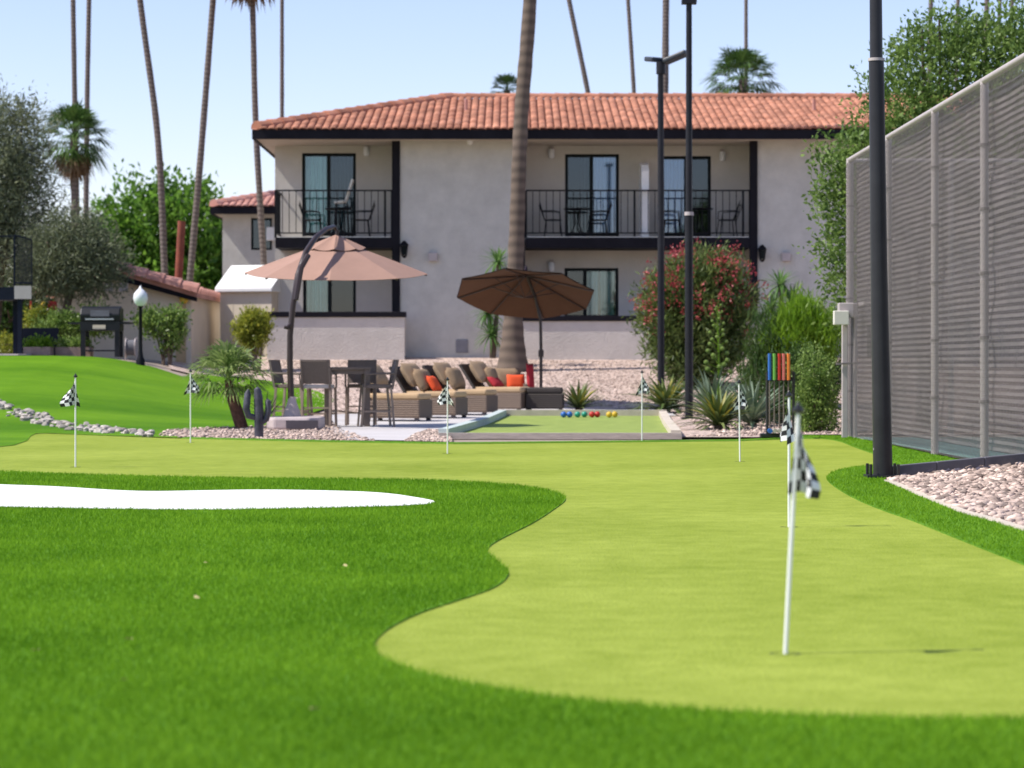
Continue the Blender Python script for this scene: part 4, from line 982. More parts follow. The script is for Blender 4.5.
# agaves
def agave(label, px, py, n, ln, wd, mat, mat2=None, e=(.1, 1.35), droop=.9):
    x, y = hit(px, py); T = thing('agave', label, 'agave', (x, y, terrain(x, y)), group='agaves and sword leaved plants')
    rosette('leaves', mat, T, (x, y, terrain(x, y) + .06), n, ln, wd, e[0], e[1], droop)
    if mat2: rosette('young_leaves', mat2, T, (x, y, terrain(x, y) + .1), n // 3, ln * .75, wd, .5, 1.3, droop * .6)
    MB().lathe([(.05, -.06), (.08, .05), (.05, .14)], (x, y, terrain(x, y)), 10).build('stem', m_wood, T, world=True)
    return T
agave('small yellow green sword leaved plant at the far kerb of the bocce court', 579, 411.5, 60, .72, .06, m_agave_g, m_agave_y, (.15, 1.4), .5)
agave('dark green agave with arching leaves left of the tall lamp post', 667, 413, 110, 1.0, .075, m_agave_g, m_agave_y, (.1, 1.35), .9)
agave('yellow green agave between the tall lamp post and a small flag', 719, 430, 90, .85, .065, m_agave_g, m_agave_y, (.1, 1.4), .8)
agave('blue green agave with stiff leaves left of the croquet mallets', 752, 427, 90, 1.05, .07, m_agave, None, (.1, 1.3), .5)
TA = agave('pale grey green agave with a tall flower stalk beside the lamp post', 712, 416, 90, 1.1, .075, m_agave, None, (.15, 1.35), .6)
b = TA.location; sk = MB(); st = [(b.x + .1, b.y, b.z + .1), (b.x + .13, b.y, b.z + .9), (b.x + .1, b.y, Z(306, b.y))]
sk.tube(st, [.022, .018, .006], 6); podl = []
for i in range(30):
    t = .32 + .66 * i / 30; p = Vector(st[0]).lerp(Vector(st[2]), t); a = i * 2.4; r = .26 * (1.15 - t) + .02
    q = p + Vector((math.cos(a) * r, math.sin(a) * r * .8, .1)); sk.tube([p, q], .006, 4, False)
    s_ = .045 * (1.3 - t) + .006; podl.append(MB().lathe([(.3 * s_, -s_), (s_, -.3 * s_), (s_, .4 * s_), (.3 * s_, s_)], q, 8))
so_ = sk.build('flower_stalk', m_shrub_bright, TA, world=True); [q_.build('seed_pod', m_hedge, so_, world=True, smooth=True) for q_ in podl]
def yucca(label, d, base_px, base_py, heads, ln=.55, mat=m_yucca):
    bx, bz = X(base_px, d), Z(base_py, d); T = thing('yucca', label, 'yucca', (bx, d, bz), group='yuccas against the facade')
    for px, py in heads:
        h = (X(px, d), d + random.uniform(-.1, .1), Z(py, d))
        MB().tube([(bx + random.uniform(-.05, .05), d, bz - .1), ((bx + h[0]) / 2 + .04, d, (bz + h[2]) / 2), h], [.06, .05, .04], 7).build('stem', m_wood, T, world=True, smooth=True)
        rosette('leaf_head', mat, T, h, 60, ln, .05, -.9, 1.4, .6, 4)
yucca('tall yucca with three leaf heads left of the big palm trunk', 59.6, 493, 354, [(498, 262), (488, 313), (491, 335)])
yucca('dark yucca behind the feathery shrub by the right wall', 58.5, 780, 345, [(780, 285), (792, 300), (771, 308)], .6)
# small fan palm leaning in the gravel strip
px, py = 243, 429; x, y = hit(px, py); T = thing('dwarf_palm', 'small leaning fan palm in the gravel strip on the left', 'palm', (x, y, terrain(x, y)))
cx, cz = X(228, y), Z(380, y)
MB().tube([(x, y, -.03), (x - .10, y, .3), (x - .2, y, .58), (cx, y, cz)], [.10, .095, .08, .05], 10).build('trunk', M('shaggy_trunk', (.10, .05, .035), .95, .4, 25, .8, 60), T, world=True, smooth=True)
fan_crown('crown', m_frond_pale, T, (cx, y, cz + .02), 38, .34, .46, -.45, 1.35, 16)
rosette('side_shoot', m_frond_pale, T, (X(264, y), y + .25, .15), 22, .55, .03, .5, 1.4, .6)
# cactus
px, py = 259, 438.5; x, y = hit(px, py); y += .25; x = X(259, y)
T = thing('cactus', 'dark blue grey cactus with upright arms beside the small leaning palm', 'cactus', (x, y, 0))
def ribbed(pts, r, n=16):
    m_ = MB(); o = MB(); o.tube(pts, r, n); return o
def rib(o, depth=.16):
    me = o.data
    return o
MB().tube([(x, y, -.02), (x, y, .3), (x - .01, y, .55), (x - .02, y, .66), (x - .02, y, .69)], [.06, .065, .06, .045, .01], 14).build('stem', m_cactus, T, world=True, smooth=True)
MB().tube([(x - .03, y, .27), (x - .14, y - .02, .30), (x - .17, y - .02, .4), (x - .15, y - .02, .6), (x - .14, y - .02, .66)], [.04, .048, .05, .045, .01], 12).build('arm', m_cactus, T, world=True, smooth=True)
MB().tube([(x + .03, y, .2), (x + .10, y, .25), (x + .13, y, .36), (x + .12, y, .5), (x + .11, y, .53)], [.035, .04, .042, .04, .01], 12).build('arm', m_cactus, T, world=True, smooth=True)

# rocks along the lawn
random.seed(11)
rocks = [(-14, 399)]
line = [(0, 409), (25, 418), (45, 423), (70, 428), (100, 431.5), (125, 433), (150, 436.5)]
k = 0
def rock(px, py, r):
    global k
    x, y = hit(px, py); bm = bmesh.new(); bmesh.ops.create_icosphere(bm, subdivisions=2, radius=1)
    sx, sy, sz = random.uniform(.8, 1.3), random.uniform(.8, 1.2), random.uniform(.55, .85)
    ph = [random.uniform(0, 6) for _ in range(3)]
    for v in bm.verts:
        f_ = 1 + .14 * math.sin(v.co.x * 3 + ph[0]) + .14 * math.sin(v.co.y * 3.4 + ph[1]) + .12 * math.sin(v.co.z * 4 + ph[2])
        v.co = Vector((v.co.x * sx, v.co.y * sy, v.co.z * sz)) * r * f_
    me = bpy.data.meshes.new('rock'); bm.to_mesh(me); bm.free(); me.shade_smooth(); me.set_sharp_from_angle(angle=.5); me.materials.append(m_stone_pale)
    o = bpy.data.objects.new('rock', me); COL.objects.link(o); o.location = (x, y, terrain(x, y) + r * .35); o.rotation_euler = (0, 0, random.uniform(0, 6))
    tag(o, 'pale rounded rock in the row of rocks edging the lawn mound on the left', 'rock', 'rocks edging the lawn mound')
for i in range(170):
    t = i / 169 * (len(line) - 1); a = min(int(t), len(line) - 2); u = t - a
    px = line[a][0] + (line[a + 1][0] - line[a][0]) * u; py = line[a][1] + (line[a + 1][1] - line[a][1]) * u
    wid = 8 * (1 - i / 210)
    rock(px + random.uniform(-3, 3), py + random.uniform(-wid, wid * .6), random.uniform(.028, .066))

# ================================================================== FLAGS
def flagstick(label, px, py, top, cloth=.15, rz=0.0, lean=(0, 0), fh=.25, off=.4):
    x, y = hit(px, py); hgt = Z(top, y); T = thing('flagstick', label, 'flag', (x, y, 0.004), 0, 'checkered practice green flags')
    tip = Vector((lean[0], lean[1], hgt))
    MB().tube([(0, 0, -.03), tip * .5, tip], [.0085, .0085, .0075], 8).build('pole', m_white, T, smooth=True)
    MB().lathe([(.009, 0), (.020, .006), (.020, .018), (.010, .024), (.008, .034), (.004, .04)], tip, 10).build('finial', m_black_p, T, smooth=True)
    MB().lathe([(.054, -.02), (.054, .0012), (.05, .0012), (.05, -.02)], (0, 0, 0), 20).build('cup', m_cup, T, smooth=True)
    nu, nv = 10, 12; me = MB(); uv = []
    for j in range(nv + 1):
        for i in range(nu + 1):
            u, v = i / nu, j / nv
            w_ = cloth * (.25 + .75 * min(1, v * 1.25)) ; fold = .03 * math.sin(u * 7 + rz) * (.3 + v)
            out = (u - off * v) * w_ * (1 - .18 * v * u)
            p = tip + Vector((0, 0, -.02 - v * fh * (1 - .12 * u) - abs(u - off * v) * .09 * (1.15 - .5 * v)))
            p += Vector((math.cos(rz) * out - math.sin(rz) * fold, math.sin(rz) * out + math.cos(rz) * fold, 0)) + Vector((0, 0, 0))
            p += (tip * (-1)) * 0
            f_ = (hgt - p.z) / hgt; p.x -= lean[0] * f_; p.y -= lean[1] * f_
            me.v.append(tuple(p)); uv.append((u * 5.0, v * 6.0))
    me.f = [(j * (nu + 1) + i, j * (nu + 1) + i + 1, (j + 1) * (nu + 1) + i + 1, (j + 1) * (nu + 1) + i) for j in range(nv) for i in range(nu)]
    o = me.build('flag', m_check, T, smooth=True)
    lay = o.data.uv_layers.new(name='UVMap')
    for l in o.data.loops: lay.data[l.index].uv = uv[l.vertex_index]
    return T
flagstick('checkered flag on the left half of the green, nearest the white bunker', 75.5, 467.5, 378, .22, PI + .5, off=.25)
flagstick('checkered flag just in front of the small leaning palm', 190.5, 443, 372.5, .22, 0.4)
flagstick('checkered flag in front of the lounge chairs, left of the bocce court', 447.5, 454, 381, .22, 2.8)
flagstick('checkered flag in front of the right end of the bocce court', 642, 441.5, 373.5, .22, 0.4)
flagstick('checkered flag between the agaves and the croquet mallets', 740, 462, 384, .22, 0.5, (-.01, 0))
flagstick('white flagstick with a checkered flag, the farther of the two on the right', 789, 528, 398, .12, 1.9)
flagstick('blurred leaning white flagstick closest to the viewer with a checkered flag', 785, 655, 415, .125, -.5, (.045, 0), off=.12)

# ================================================================== PARASOLS
def canopy_mesh(R, h, n=8, sag=.04, vent=.0, rings=5, r0=.02):
    mb = MB()
    for i in range(rings + 1):
        t = r0 + (1 - r0) * i / rings
        for k in range(n * 4):
            a = 2 * PI * k / (n * 4); fr = (k % 4) / 4; cor = math.cos(PI / n) / math.cos((fr - .5) * 2 * PI / n)
            s = 4 * fr * (1 - fr); r = R * t * (cor - .0 * s)
            mb.v.append((r * math.cos(a), r * math.sin(a), -h * t ** 1.08 - sag * s * t * (1 - .3 * t)))
    N = n * 4
    for i in range(rings):
        for k in range(N): mb.f.append((i * N + k, i * N + (k + 1) % N, (i + 1) * N + (k + 1) % N, (i + 1) * N + k))
    return mb
# rose cantilever parasol
dU = 39.0; ux = X(292, dU); gz = terrain(ux, dU); dC = dU + 1.55
T = thing('cantilever_parasol', 'large faded rose parasol hanging from a curved bronze arm over the bar table', 'parasol', (ux, dU, gz))
arm = [(292, 418, 0), (291, 395, 0), (290, 365, 0), (290, 335, .0), (293, 305, .0), (298, 275, .05), (306, 252, .3), (316, 237, .75), (326, 229, 1.15), (334, 226.5, 1.5), (337.5, 231, 1.56)]
def ad(k): return dU + arm[k][2]
ap = [(X(p, dU + e), dU + e, Z(q, dU + e)) for p, q, e in arm]
MB().tube(ap, [.055, .05, .047, .047, .046, .046, .045, .043, .038, .03, .02], 12).build('arm', m_bronze, T, world=True, smooth=True)
MB().tube([(X(291, dU), dU - .05, Z(324, dU)), (X(287.5, dU), dU - .1, Z(328, dU)), (X(285, dU), dU - .1, Z(327, dU))], .03, 8).build('crank', m_bronze, T, world=True, smooth=True)
MB().tube([(X(296, dU), dU - .04, Z(300, dU)), (X(301, dU), dU + .0, Z(268, dU)), (X(307, dU), dU + .2, Z(255, dU))], .045, 8).build('slider', m_bronze, T, world=True, smooth=True)
top = Vector((X(336, dC), dC, Z(240, dC))); tilt = Matrix.Translation(top) @ Matrix.Rotation(math.radians(6.0), 4, 'X') @ Matrix.Rotation(math.radians(.4), 4, 'Y')
Rr = (427 - 243) / 2 / F * dC
co = canopy_mesh(Rr, .53, 8, .02, r0=.2).xf(tilt).build('canopy', m_canopy, T, world=True)
co.modifiers.new('so', 'SOLIDIFY').thickness = .006
vt = canopy_mesh(.47, .20, 8, .045, rings=3).xf(tilt @ Matrix.Translation((0, 0, .085))).build('vent_cap', m_canopy, co, world=True); vt.modifiers.new('so', 'SOLIDIFY').thickness = .006
for k in range(8):
    a = 2 * PI * k / 8; MB().tube([tilt @ Vector((.05 * math.cos(a), .05 * math.sin(a), -.06)), tilt @ Vector((Rr * .99 * math.cos(a), Rr * .99 * math.sin(a), -.555))], .012, 6).build('rib', m_bronze, co, world=True)
MB().tube([top + Vector((.02, 0, .16)), top - Vector((0, 0, .2))], .03, 8).build('hub', m_bronze, T, world=True, smooth=True)
bs = MB(); bx0, bx1 = X(268, dU - .3), X(322, dU - .3)
bs.prism([(bx0, dU - .5), (bx0 + .12, dU - .75), (bx1 - .15, dU - .78), (bx1, dU - .6), (bx1, dU + .35), (bx1 - .15, dU + .5), (bx0 + .15, dU + .5), (bx0, dU + .35)], gz + .01, gz + .20)
bs.build('base', m_basestone, T, world=True, bevel=.04)
MB().box(X(286, dU - .8), X(318, dU - .8), dU - .80, dU - .765, gz + .03, gz + .155).build('base_panel', m_basedark, T, world=True)
MB().lathe([(.14, .19), (.12, .28), (.07, .42), (.055, .5)], (ux, dU, gz), 14).build('pole_foot', m_basestone, T, world=True, smooth=True)
# brown tilted parasol
dV = 51.2; vx = X(541, dV); gz = terrain(vx, dV)
T = thing('market_parasol', 'brown parasol tilted back over the lounge chairs before the big palm', 'parasol', (vx, dV, gz))
MB().tube([(vx, dV, gz), (vx, dV, Z(345, dV)), (X(540.5, dV), dV, Z(320, dV)), (X(535, dV), dV, Z(296, dV)), (X(526, dV), dV - .02, Z(272, dV))], [.032, .032, .03, .028, .025], 10).build('pole', m_bronze, T, world=True, smooth=True)
MB().tube([(vx, dV, Z(357, dV)), (vx, dV, Z(350, dV))], .055, 10).build('crank', m_bronze, T, world=True, smooth=True)
MB().lathe([(.28, 0), (.28, .06), (.08, .10), (.05, .3)], (vx, dV, gz), 18).build('base', m_bronze, T, world=True, smooth=True)
top = Vector((X(526, dV), dV - .02, Z(274, dV))); tilt = Matrix.Translation(top) @ Matrix.Rotation(math.radians(3.0), 4, 'Y') @ Matrix.Rotation(math.radians(-19), 4, 'X') @ Matrix.Rotation(PI / 8 + .1, 4, 'Z')
R2 = 1.43
c0 = canopy_mesh(R2, .42, 8, .03).xf(tilt); co = c0.build('canopy', m_canopy2t, T, world=True)
c1 = canopy_mesh(R2 * .99, .42, 8, .03).xf(tilt @ Matrix.Translation((0, 0, -.012))).build('lining', m_canopy2, co, world=True)
for k in range(8):
    a = 2 * PI * k / 8; MB().tube([tilt @ Vector((.03 * math.cos(a), .03 * math.sin(a), -.05)), tilt @ Vector((R2 * .98 * math.cos(a), R2 * .98 * math.sin(a), -.445))], .014, 6).build('rib', m_bronze, co, world=True)
    MB().tube([tilt @ Vector((.03 * math.cos(a), .03 * math.sin(a), -.5)), tilt @ Vector((R2 * .5 * math.cos(a), R2 * .5 * math.sin(a), -.24))], .009, 6).build('strut', m_bronze, co, world=True)
MB().lathe([(.06, -.02), (.05, .04), (.02, .06), (.035, .1), (.008, .17)], top, 10).build('finial', m_canopy2t, T, world=True, smooth=True)

# ================================================================== BAR SET
dBt = 40.6
def bar_chair(label, loc, rz, seat_mat):
    T = thing('bar_chair', label, 'chair', loc, rz, 'tall sling bar chairs around the bar table')
    W_, Dp, sh, h = .47, .46, .62, 1.04
    MB().box(-Dp / 2, Dp / 2, -W_ / 2 + .03, W_ / 2 - .03, sh - .015, sh + .045).build('seat', seat_mat, T, bevel=.012)
    MB().bar((-Dp / 2 - .0, 0, sh + .06), (-Dp / 2 - .09, 0, h), W_ - .06, .02).build('backrest', m_sling, T)
    fr = MB()
    for sy in (-1, 1): fr.bar((-Dp / 2, sy * (W_ / 2 - .015), sh - .03), (-Dp / 2 - .09, sy * (W_ / 2 - .015), h + .01), .03, .035)
    fr.bar((-Dp / 2 - .09, -W_ / 2, h), (-Dp / 2 - .09, W_ / 2, h), .028, .03)
    fr.build('back_frame', m_sling, T)
    for sx in (-1, 1):
        for sy in (-1, 1): MB().bar((sx * (Dp / 2 - .02), sy * (W_ / 2 - .015), sh), (sx * (Dp / 2 + .03), sy * (W_ / 2 - .01), 0), .035).build('leg', m_chairleg, T)
    st = MB()
    for sy in (-1, 1): st.bar((-Dp / 2, sy * (W_ / 2 - .012), .24), (Dp / 2, sy * (W_ / 2 - .012), .24), .024)
    st.bar((Dp / 2 - .0, -W_ / 2, .2), (Dp / 2 - .0, W_ / 2, .2), .024); st.bar((-Dp / 2, -W_ / 2, .3), (-Dp / 2, W_ / 2, .3), .024)
    st.build('footrest', m_chairleg, T)
    for sy in (-1, 1): MB().tube([(-Dp / 2 - .04, sy * (W_ / 2), sh + .22), (Dp / 2 - .04, sy * (W_ / 2 + .005), sh + .21), (Dp / 2 - .02, sy * (W_ / 2), sh)], .017, 6).build('armrest', m_sling, T)
gz = .012
m_seatpale = M('pale_cushion', (.50, .46, .44), .9, .06, 5)
bar_chair('sling bar chair seen from behind with a pale seat, right of the parasol pole', (X(319, dBt - .3), dBt - .3, gz), PI / 2 - .12, m_seatpale)
bar_chair('sling bar chair partly hidden behind the parasol pole', (X(293, dBt + .5), dBt + .5, gz), -.25, m_sling)
bar_chair('sling bar chair on the right side of the bar table, seen side on', (X(376, dBt - .1), dBt - .1, gz), PI + .18, m_sling)
bar_chair('sling bar chair behind the bar table facing the viewer', (X(361, dBt + .75), dBt + .75, gz), -PI / 2, m_sling)
tx, ty = X(347, dBt + .1), dBt + .1
T = thing('bar_table', 'square dark bar height table between the sling chairs', 'table', (tx, ty, gz), .12)
MB().box(-.36, .36, -.36, .36, .90, .94).build('table_top', m_tabledark, T, bevel=.006)
MB().box(-.31, .31, -.31, .31, .83, .898).build('apron', m_tabledark, T)
for sx in (-1, 1):
    for sy in (-1, 1): MB().box(sx * .30 - .045, sx * .30 + .045, sy * .30 - .045, sy * .30 + .045, 0, .898).build('leg', m_tabledark, T)

# ================================================================== LOUNGES
def pillow_mesh(w, h, t, n=8):
    mb = MB()
    for side in (1, -1):
        for j in range(n + 1):
            for i in range(n + 1):
                u, v = 2 * i / n - 1, 2 * j / n - 1; b = (1 - u ** 4) * (1 - v ** 4); pinch = 1 - .07 * (1 - abs(u)) * abs(v) - .0
                mb.v.append((u * w / 2 * (1 - .08 * (1 - v * v)) if False else u * w / 2 * (1 - .10 * (1 - abs(v)) * 0), side * t / 2 * b ** .6, v * h / 2 * (1 - .06 * (1 - u * u))))
    N = (n + 1) ** 2
    for s in (0, 1):
        for j in range(n):
            for i in range(n):
                a = s * N + j * (n + 1) + i; q = (a, a + 1, a + n + 2, a + n + 1); mb.f.append(q if s == 0 else tuple(reversed(q)))
    return mb
def pillow(label, loc, w, h, t, mat, rx=0, ry=0, rz=0, group=None, cat='pillow'):
    o = pillow_mesh(w, h, t).build('pillow', mat, None, smooth=True)
    o.data.transform(Matrix.Translation((0, 0, h / 2 * .94)))
    bm = bmesh.new(); bm.from_mesh(o.data); bmesh.ops.remove_doubles(bm, verts=bm.verts, dist=.0005); bm.to_mesh(o.data); bm.free()
    o.location = loc; o.rotation_euler = (rx, ry, rz); tag(o, label, cat, group or 'scatter pillows on the lounges'); return o
def chaise(label, foot, py, rz, back=True):
    """local +x = foot end, seat along x; foot given as (px, depth)"""
    d = foot[1]; x = X(foot[0], d); z = terrain(x, d) + .014
    T = thing('chaise_lounge', label, 'lounge', (x, d, z), rz, 'wicker chaise lounges on the patio')
    L_, Wd = 1.0, .70
    MB().box(-L_, 0, -Wd / 2, Wd / 2, .05, .36).build('base', m_wicker, T, bevel=.02)
    for a in (-L_ + .06, -.06):
        for b_ in (-Wd / 2 + .05, Wd / 2 - .05): MB().box(a - .035, a + .035, b_ - .03, b_ + .03, 0, .05).build('foot', m_basedark, T)
    MB().box(-L_ + .05, -.01, -Wd / 2 + .02, Wd / 2 - .02, .36, .47).build('seat_cushion', m_cush, T, bevel=.035)
    b0 = Vector((-L_ + .12, 0, .34)); b1 = Vector((-L_ - .24, 0, .90))
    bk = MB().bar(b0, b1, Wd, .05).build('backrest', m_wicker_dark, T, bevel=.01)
    nrm = Vector((.68, 0, .42)).normalized()
    ang = math.atan2(b1.z - b0.z, b0.x - b1.x)
    pm = pillow_mesh(Wd - .06, .50, .24).xf(Matrix.Translation((b0 + b1) / 2 + nrm * .15 + Vector((.02, 0, .06))) @ Matrix.Rotation(PI / 2 - ang, 4, 'Y').inverted() @ Matrix.Rotation(PI / 2, 4, 'Z'))
    pm.build('back_cushion', m_cushb, bk, smooth=True)
    return T, Matrix.Translation((x, d, z)) @ Matrix.Rotation(rz, 4, 'Z')
spots = [((426, 43.6), 'wicker chaise lounge nearest the bar table, front of the row'), ((462, 45.2), 'wicker chaise lounge second in the row with an orange pillow'), ((492.5, 46.9), 'wicker chaise lounge third in the row behind the checkered flag'), ((526.5, 49.0), 'wicker chaise lounge farthest right in the row, under the brown parasol')]
mats_ = []
for f_, lb in spots:
    _, m_ = chaise(lb, f_, 0, -.30); mats_.append(m_)
def on(i, x, y, z): return mats_[i] @ Vector((x, y, z))
pillow('tan pillow leaning on the second chaise lounge from the bar table', on(1, -.60, -.06, .47), .56, .46, .22, m_pillow, ry=0, rx=.0, rz=PI / 2 - .55).rotation_euler = (-.45, 0, PI / 2 + -.3)
pillow('orange red pillow leaning on the second chaise lounge', on(1, -.40, -.12, .47), .34, .33, .12, m_orange).rotation_euler = (-.55, 0, PI / 2 - .35)
pillow('tan pillow leaning on the third chaise lounge', on(2, -.60, -.08, .47), .56, .46, .22, m_pillow).rotation_euler = (-.42, 0, PI / 2 - .3)
pillow('dark red pillow on the fourth chaise lounge', on(3, -.5, -.1, .47), .36, .28, .12, m_red).rotation_euler = (-.8, 0, PI / 2 - .5)
pillow('round topped tan pillow on the fourth chaise lounge', on(3, -.66, .05, .47), .50, .42, .22, m_pillow).rotation_euler = (-.3, 0, PI / 2 - .2)
# armchair facing the viewer and the dark ottoman
d = 51.2; x = X(508, d); z = terrain(x, d) + .01
T = thing('wicker_armchair', 'wicker armchair with a tan back cushion facing the viewer beside the palm trunk', 'armchair', (x, d, z), .1)
MB().box(-.36, .36, -.35, .35, .05, .30).build('base', m_wicker, T, bevel=.02); MB().box(-.32, .32, -.34, .28, .30, .38).build('seat_cushion', m_cush, T, bevel=.035)
MB().box(-.36, .36, .30, .40, .302, .68).build('backrest', m_wicker, T, bevel=.02)
MB().box(-.36, -.29, -.33, .298, .302, .48).build('armrest', m_wicker, T, bevel=.015); MB().box(.29, .36, -.33, .298, .302, .48).build('armrest', m_wicker, T, bevel=.015)
pillow_mesh(.56, .44, .16).xf(Matrix.Translation((0, .18, .58)) @ Matrix.Rotation(-.2, 4, 'X')).build('back_cushion', m_pillow, T, smooth=True)
pillow('bright orange pillow on the armchair beside the palm trunk', (x + .16, d - .08, z + .38), .36, .30, .12, m_orange).rotation_euler = (-.25, 0, .1)
pillow('crimson pillow standing at the right arm of the armchair', (x + .46, d - .1, z + .33), .16, .58, .12, m_red).rotation_euler = (-.1, 0, .5)
d = 49.2; x0_ = X(545, d); z = terrain(x0_, d) + .012
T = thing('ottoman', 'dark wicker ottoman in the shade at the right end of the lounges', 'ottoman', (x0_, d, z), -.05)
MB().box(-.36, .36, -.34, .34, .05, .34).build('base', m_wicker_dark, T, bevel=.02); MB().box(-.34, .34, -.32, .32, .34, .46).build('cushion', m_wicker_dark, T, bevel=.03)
for a in (-.3, .3):
    for b_ in (-.28, .28): MB().box(a - .03, a + .03, b_ - .03, b_ + .03, 0, .05).build('foot', m_basedark, T)

# ================================================================== BOCCE COURT
T = thing('bocce_court', 'small bocce court of light turf framed by pale low boards', 'court', (.7, 42, 0))
nl, nr, fl, fr_ = (-.86, 34.75), (2.16, 34.75), (-.10, 46.4), (2.66, 46.4)
def tz(x, y): return terrain(x, y)
cs = MB(); 
N_ = 16
for i in range(N_ + 1):
    t = i / N_; a = Vector(nl).lerp(Vector(fl), t); b_ = Vector(nr).lerp(Vector(fr_), t); cs.v += [(a.x, a.y, tz(0, a.y) + .014), (b_.x, b_.y, tz(0, b_.y) + .014)]
cs.f = [(2 * i, 2 * i + 1, 2 * i + 3, 2 * i + 2) for i in range(N_)]
cs.build('turf', M('court_turf', (.20, .27, .05), .8, .1, 3, .4, 70, c2=(.30, .37, .08)), T, world=True)
def board(p, q, w, h, mat, seg=8):
    m_ = MB()
    p, q = Vector(p), Vector(q); s = (q - p).normalized(); nn = Vector((-s.y, s.x)) * w / 2
    for i in range(seg + 1):
        c_ = p.lerp(q, i / seg); zz = tz(0, c_.y); m_.v += [(c_.x - nn.x, c_.y - nn.y, zz - .02), (c_.x + nn.x, c_.y + nn.y, zz - .02), (c_.x + nn.x, c_.y + nn.y, zz + h), (c_.x - nn.x, c_.y - nn.y, zz + h)]
    for i in range(seg):
        for k_ in range(4): m_.f.append((4 * i + k_, 4 * i + (k_ + 1) % 4, 4 * i + 4 + (k_ + 1) % 4, 4 * i + 4 + k_))
    m_.f += [(3, 2, 1, 0), tuple(4 * seg + k_ for k_ in range(4))]
    return m_.build('border_board', mat, T, world=True)
board((nl[0] - .14, nl[1]), (nr[0] + .14, nr[1]), .12, .065, m_timber, 1)
board((nl[0] - .07, nl[1] + .056), (fl[0] - .07, fl[1] - .056), .14, .12, m_tealboard); board((nr[0] + .07, nr[1] + .056), (fr_[0] + .07, fr_[1] - .056), .14, .10, m_conc_pale)
board((fl[0] - .14, fl[1]), (fr_[0] + .14, fr_[1]), .10, .12, m_conc_pale, 1)
for (pa, pb2), mt, nm in (((563.5, 569.5), m_blue_p, 'blue'), ((577.5, 584.5), m_teal_p, 'green'), ((592, 597.5), m_redpaint, 'red'), ((609, 615), m_lemon, 'yellow')):
    for px in (pa, pb2):
        d = 45.4; x = X(px, d); o = MB(); 
        o.lathe([(.054 * math.sin(PI * (i + .02) / 10.04), -.054 * math.cos(PI * (i + .02) / 10.04)) for i in range(11)], (0, 0, 0), 16)
        ob = o.build('bocce_ball', mt, None, origin=(0, 0, 0), smooth=True); ob.location = (x, d + random.uniform(-.1, .1), tz(x, d) + .014 + .054)
        tag(ob, '%s bocce ball in the %s pair at the far end of the court' % (nm, nm), 'ball', '%s bocce balls' % nm)

# ================================================================== MALLET RACK
d = 34.15; x = X(769, d)
T = thing('mallet_rack', 'black croquet stand with a dark base bar beside the hedge', 'rack', (x, d, .02))
MB().box(X(760, d) - 0, X(801, d), d - .08, d + .08, .02, .075).build('base', m_black_p, T, world=True, bevel=.01)
for px in (766.8, 793): MB().tube([(X(px, d), d - .06, .07), (X(px, d), d - .06, Z(372, d))], .02, 8).build('upright', m_black_p, T, world=True, smooth=True)
MB().box(X(766, d), X(794, d), d - .05, d + .05, Z(381, d), Z(379.5, d)).build('top_shelf', m_black_p, T, world=True)
for px, mt, nm in ((769, m_blue_p, 'blue'), (773.7, m_green_p, 'green'), (778.7, m_redpaint, 'red'), (783, m_pink_p, 'coral'), (787.8, m_orange_p, 'orange')):
    x = X(px, d) + (.001); y = d - .075
    Q = thing('croquet_mallet', 'croquet mallet with a %s handle standing in the black stand' % nm, 'mallet', (x, y, .075), 0, 'croquet mallets')
    MB().tube([(x, y, Z(380, d)), (x, y, Z(353.5, d))], [.024, .024], 8).build('grip', mt, Q, world=True, smooth=True)
    MB().tube([(x, y, .14), (x, y, Z(380, d))], .010, 8).build('shaft', m_sling, Q, world=True, smooth=True)
    MB().tube([(x, y - .1, .112), (x, y + .1, .112)], .032, 10).build('head', mt if nm in ('blue', 'orange') else m_timber, Q, world=True, smooth=True)

# ================================================================== LAMP POSTS
d = 53.0; x = X(661, d); gz = terrain(x, d)
T = thing('lamp_post', 'slim dark lamp post with two flat tilted lamp heads', 'lamp post', (x, d, gz))
MB().tube([(x, d, gz - .05), (x, d, Z(200, d)), (X(660.5, d), d, Z(62, d))], [.075, .07, .06], 12).build('pole', m_postm, T, world=True, smooth=True)
MB().tube([(X(661, d), d, Z(74, d)), (X(661, d), d, Z(62, d))], .10, 10).build('bracket', m_postm, T, world=True, smooth=True)
MB().bar((X(665, d), d, Z(62, d)), (X(687, d), d - .2, Z(53.5, d)), .34, .10).build('lamp_head', m_lens, T, world=True, bevel=.03)
MB().bar((X(659, d), d, Z(60, d)), (X(651.5, d), d + .3, Z(57.5, d)), .34, .10).build('lamp_head', m_lens, T, world=True, bevel=.03)
d = 45.0; x = X(689, d); gz = terrain(x, d)
T = thing('lamp_post', 'tall dark post with a bolted foot plate between the agaves', 'lamp post', (x, d, gz))
MB().tube([(x, d, gz), (x, d, Z(215, d))], [.072, .072], 12).build('lower_pole', m_postm, T, world=True, smooth=True)
MB().tube([(x, d, Z(215.5, d)), (x, d, Z(212, d))], [.085, .08], 12).build('collar', m_galv, T, world=True, smooth=True)
MB().tube([(x, d, Z(212, d)), (x, d, Z(2, d))], [.06, .052], 12).build('upper_pole', m_postm, T, world=True, smooth=True)
MB().box(x - .14, x + .14, d - .14, d + .14, gz, gz + .03).build('base_plate', m_postm, T, world=True)
MB().box(x - .13, x + .13, d - .1, d + .1, Z(4, d), Z(-1, d)).build('cap', m_postm, T, world=True)
d = 22.3; x = X(883, d)
T = thing('lamp_post', 'thick charcoal pole at the tip of the gravel bed by the tennis fence', 'lamp post', (x, d, 0))
zc = Z(60, d); xt = X(876, d)
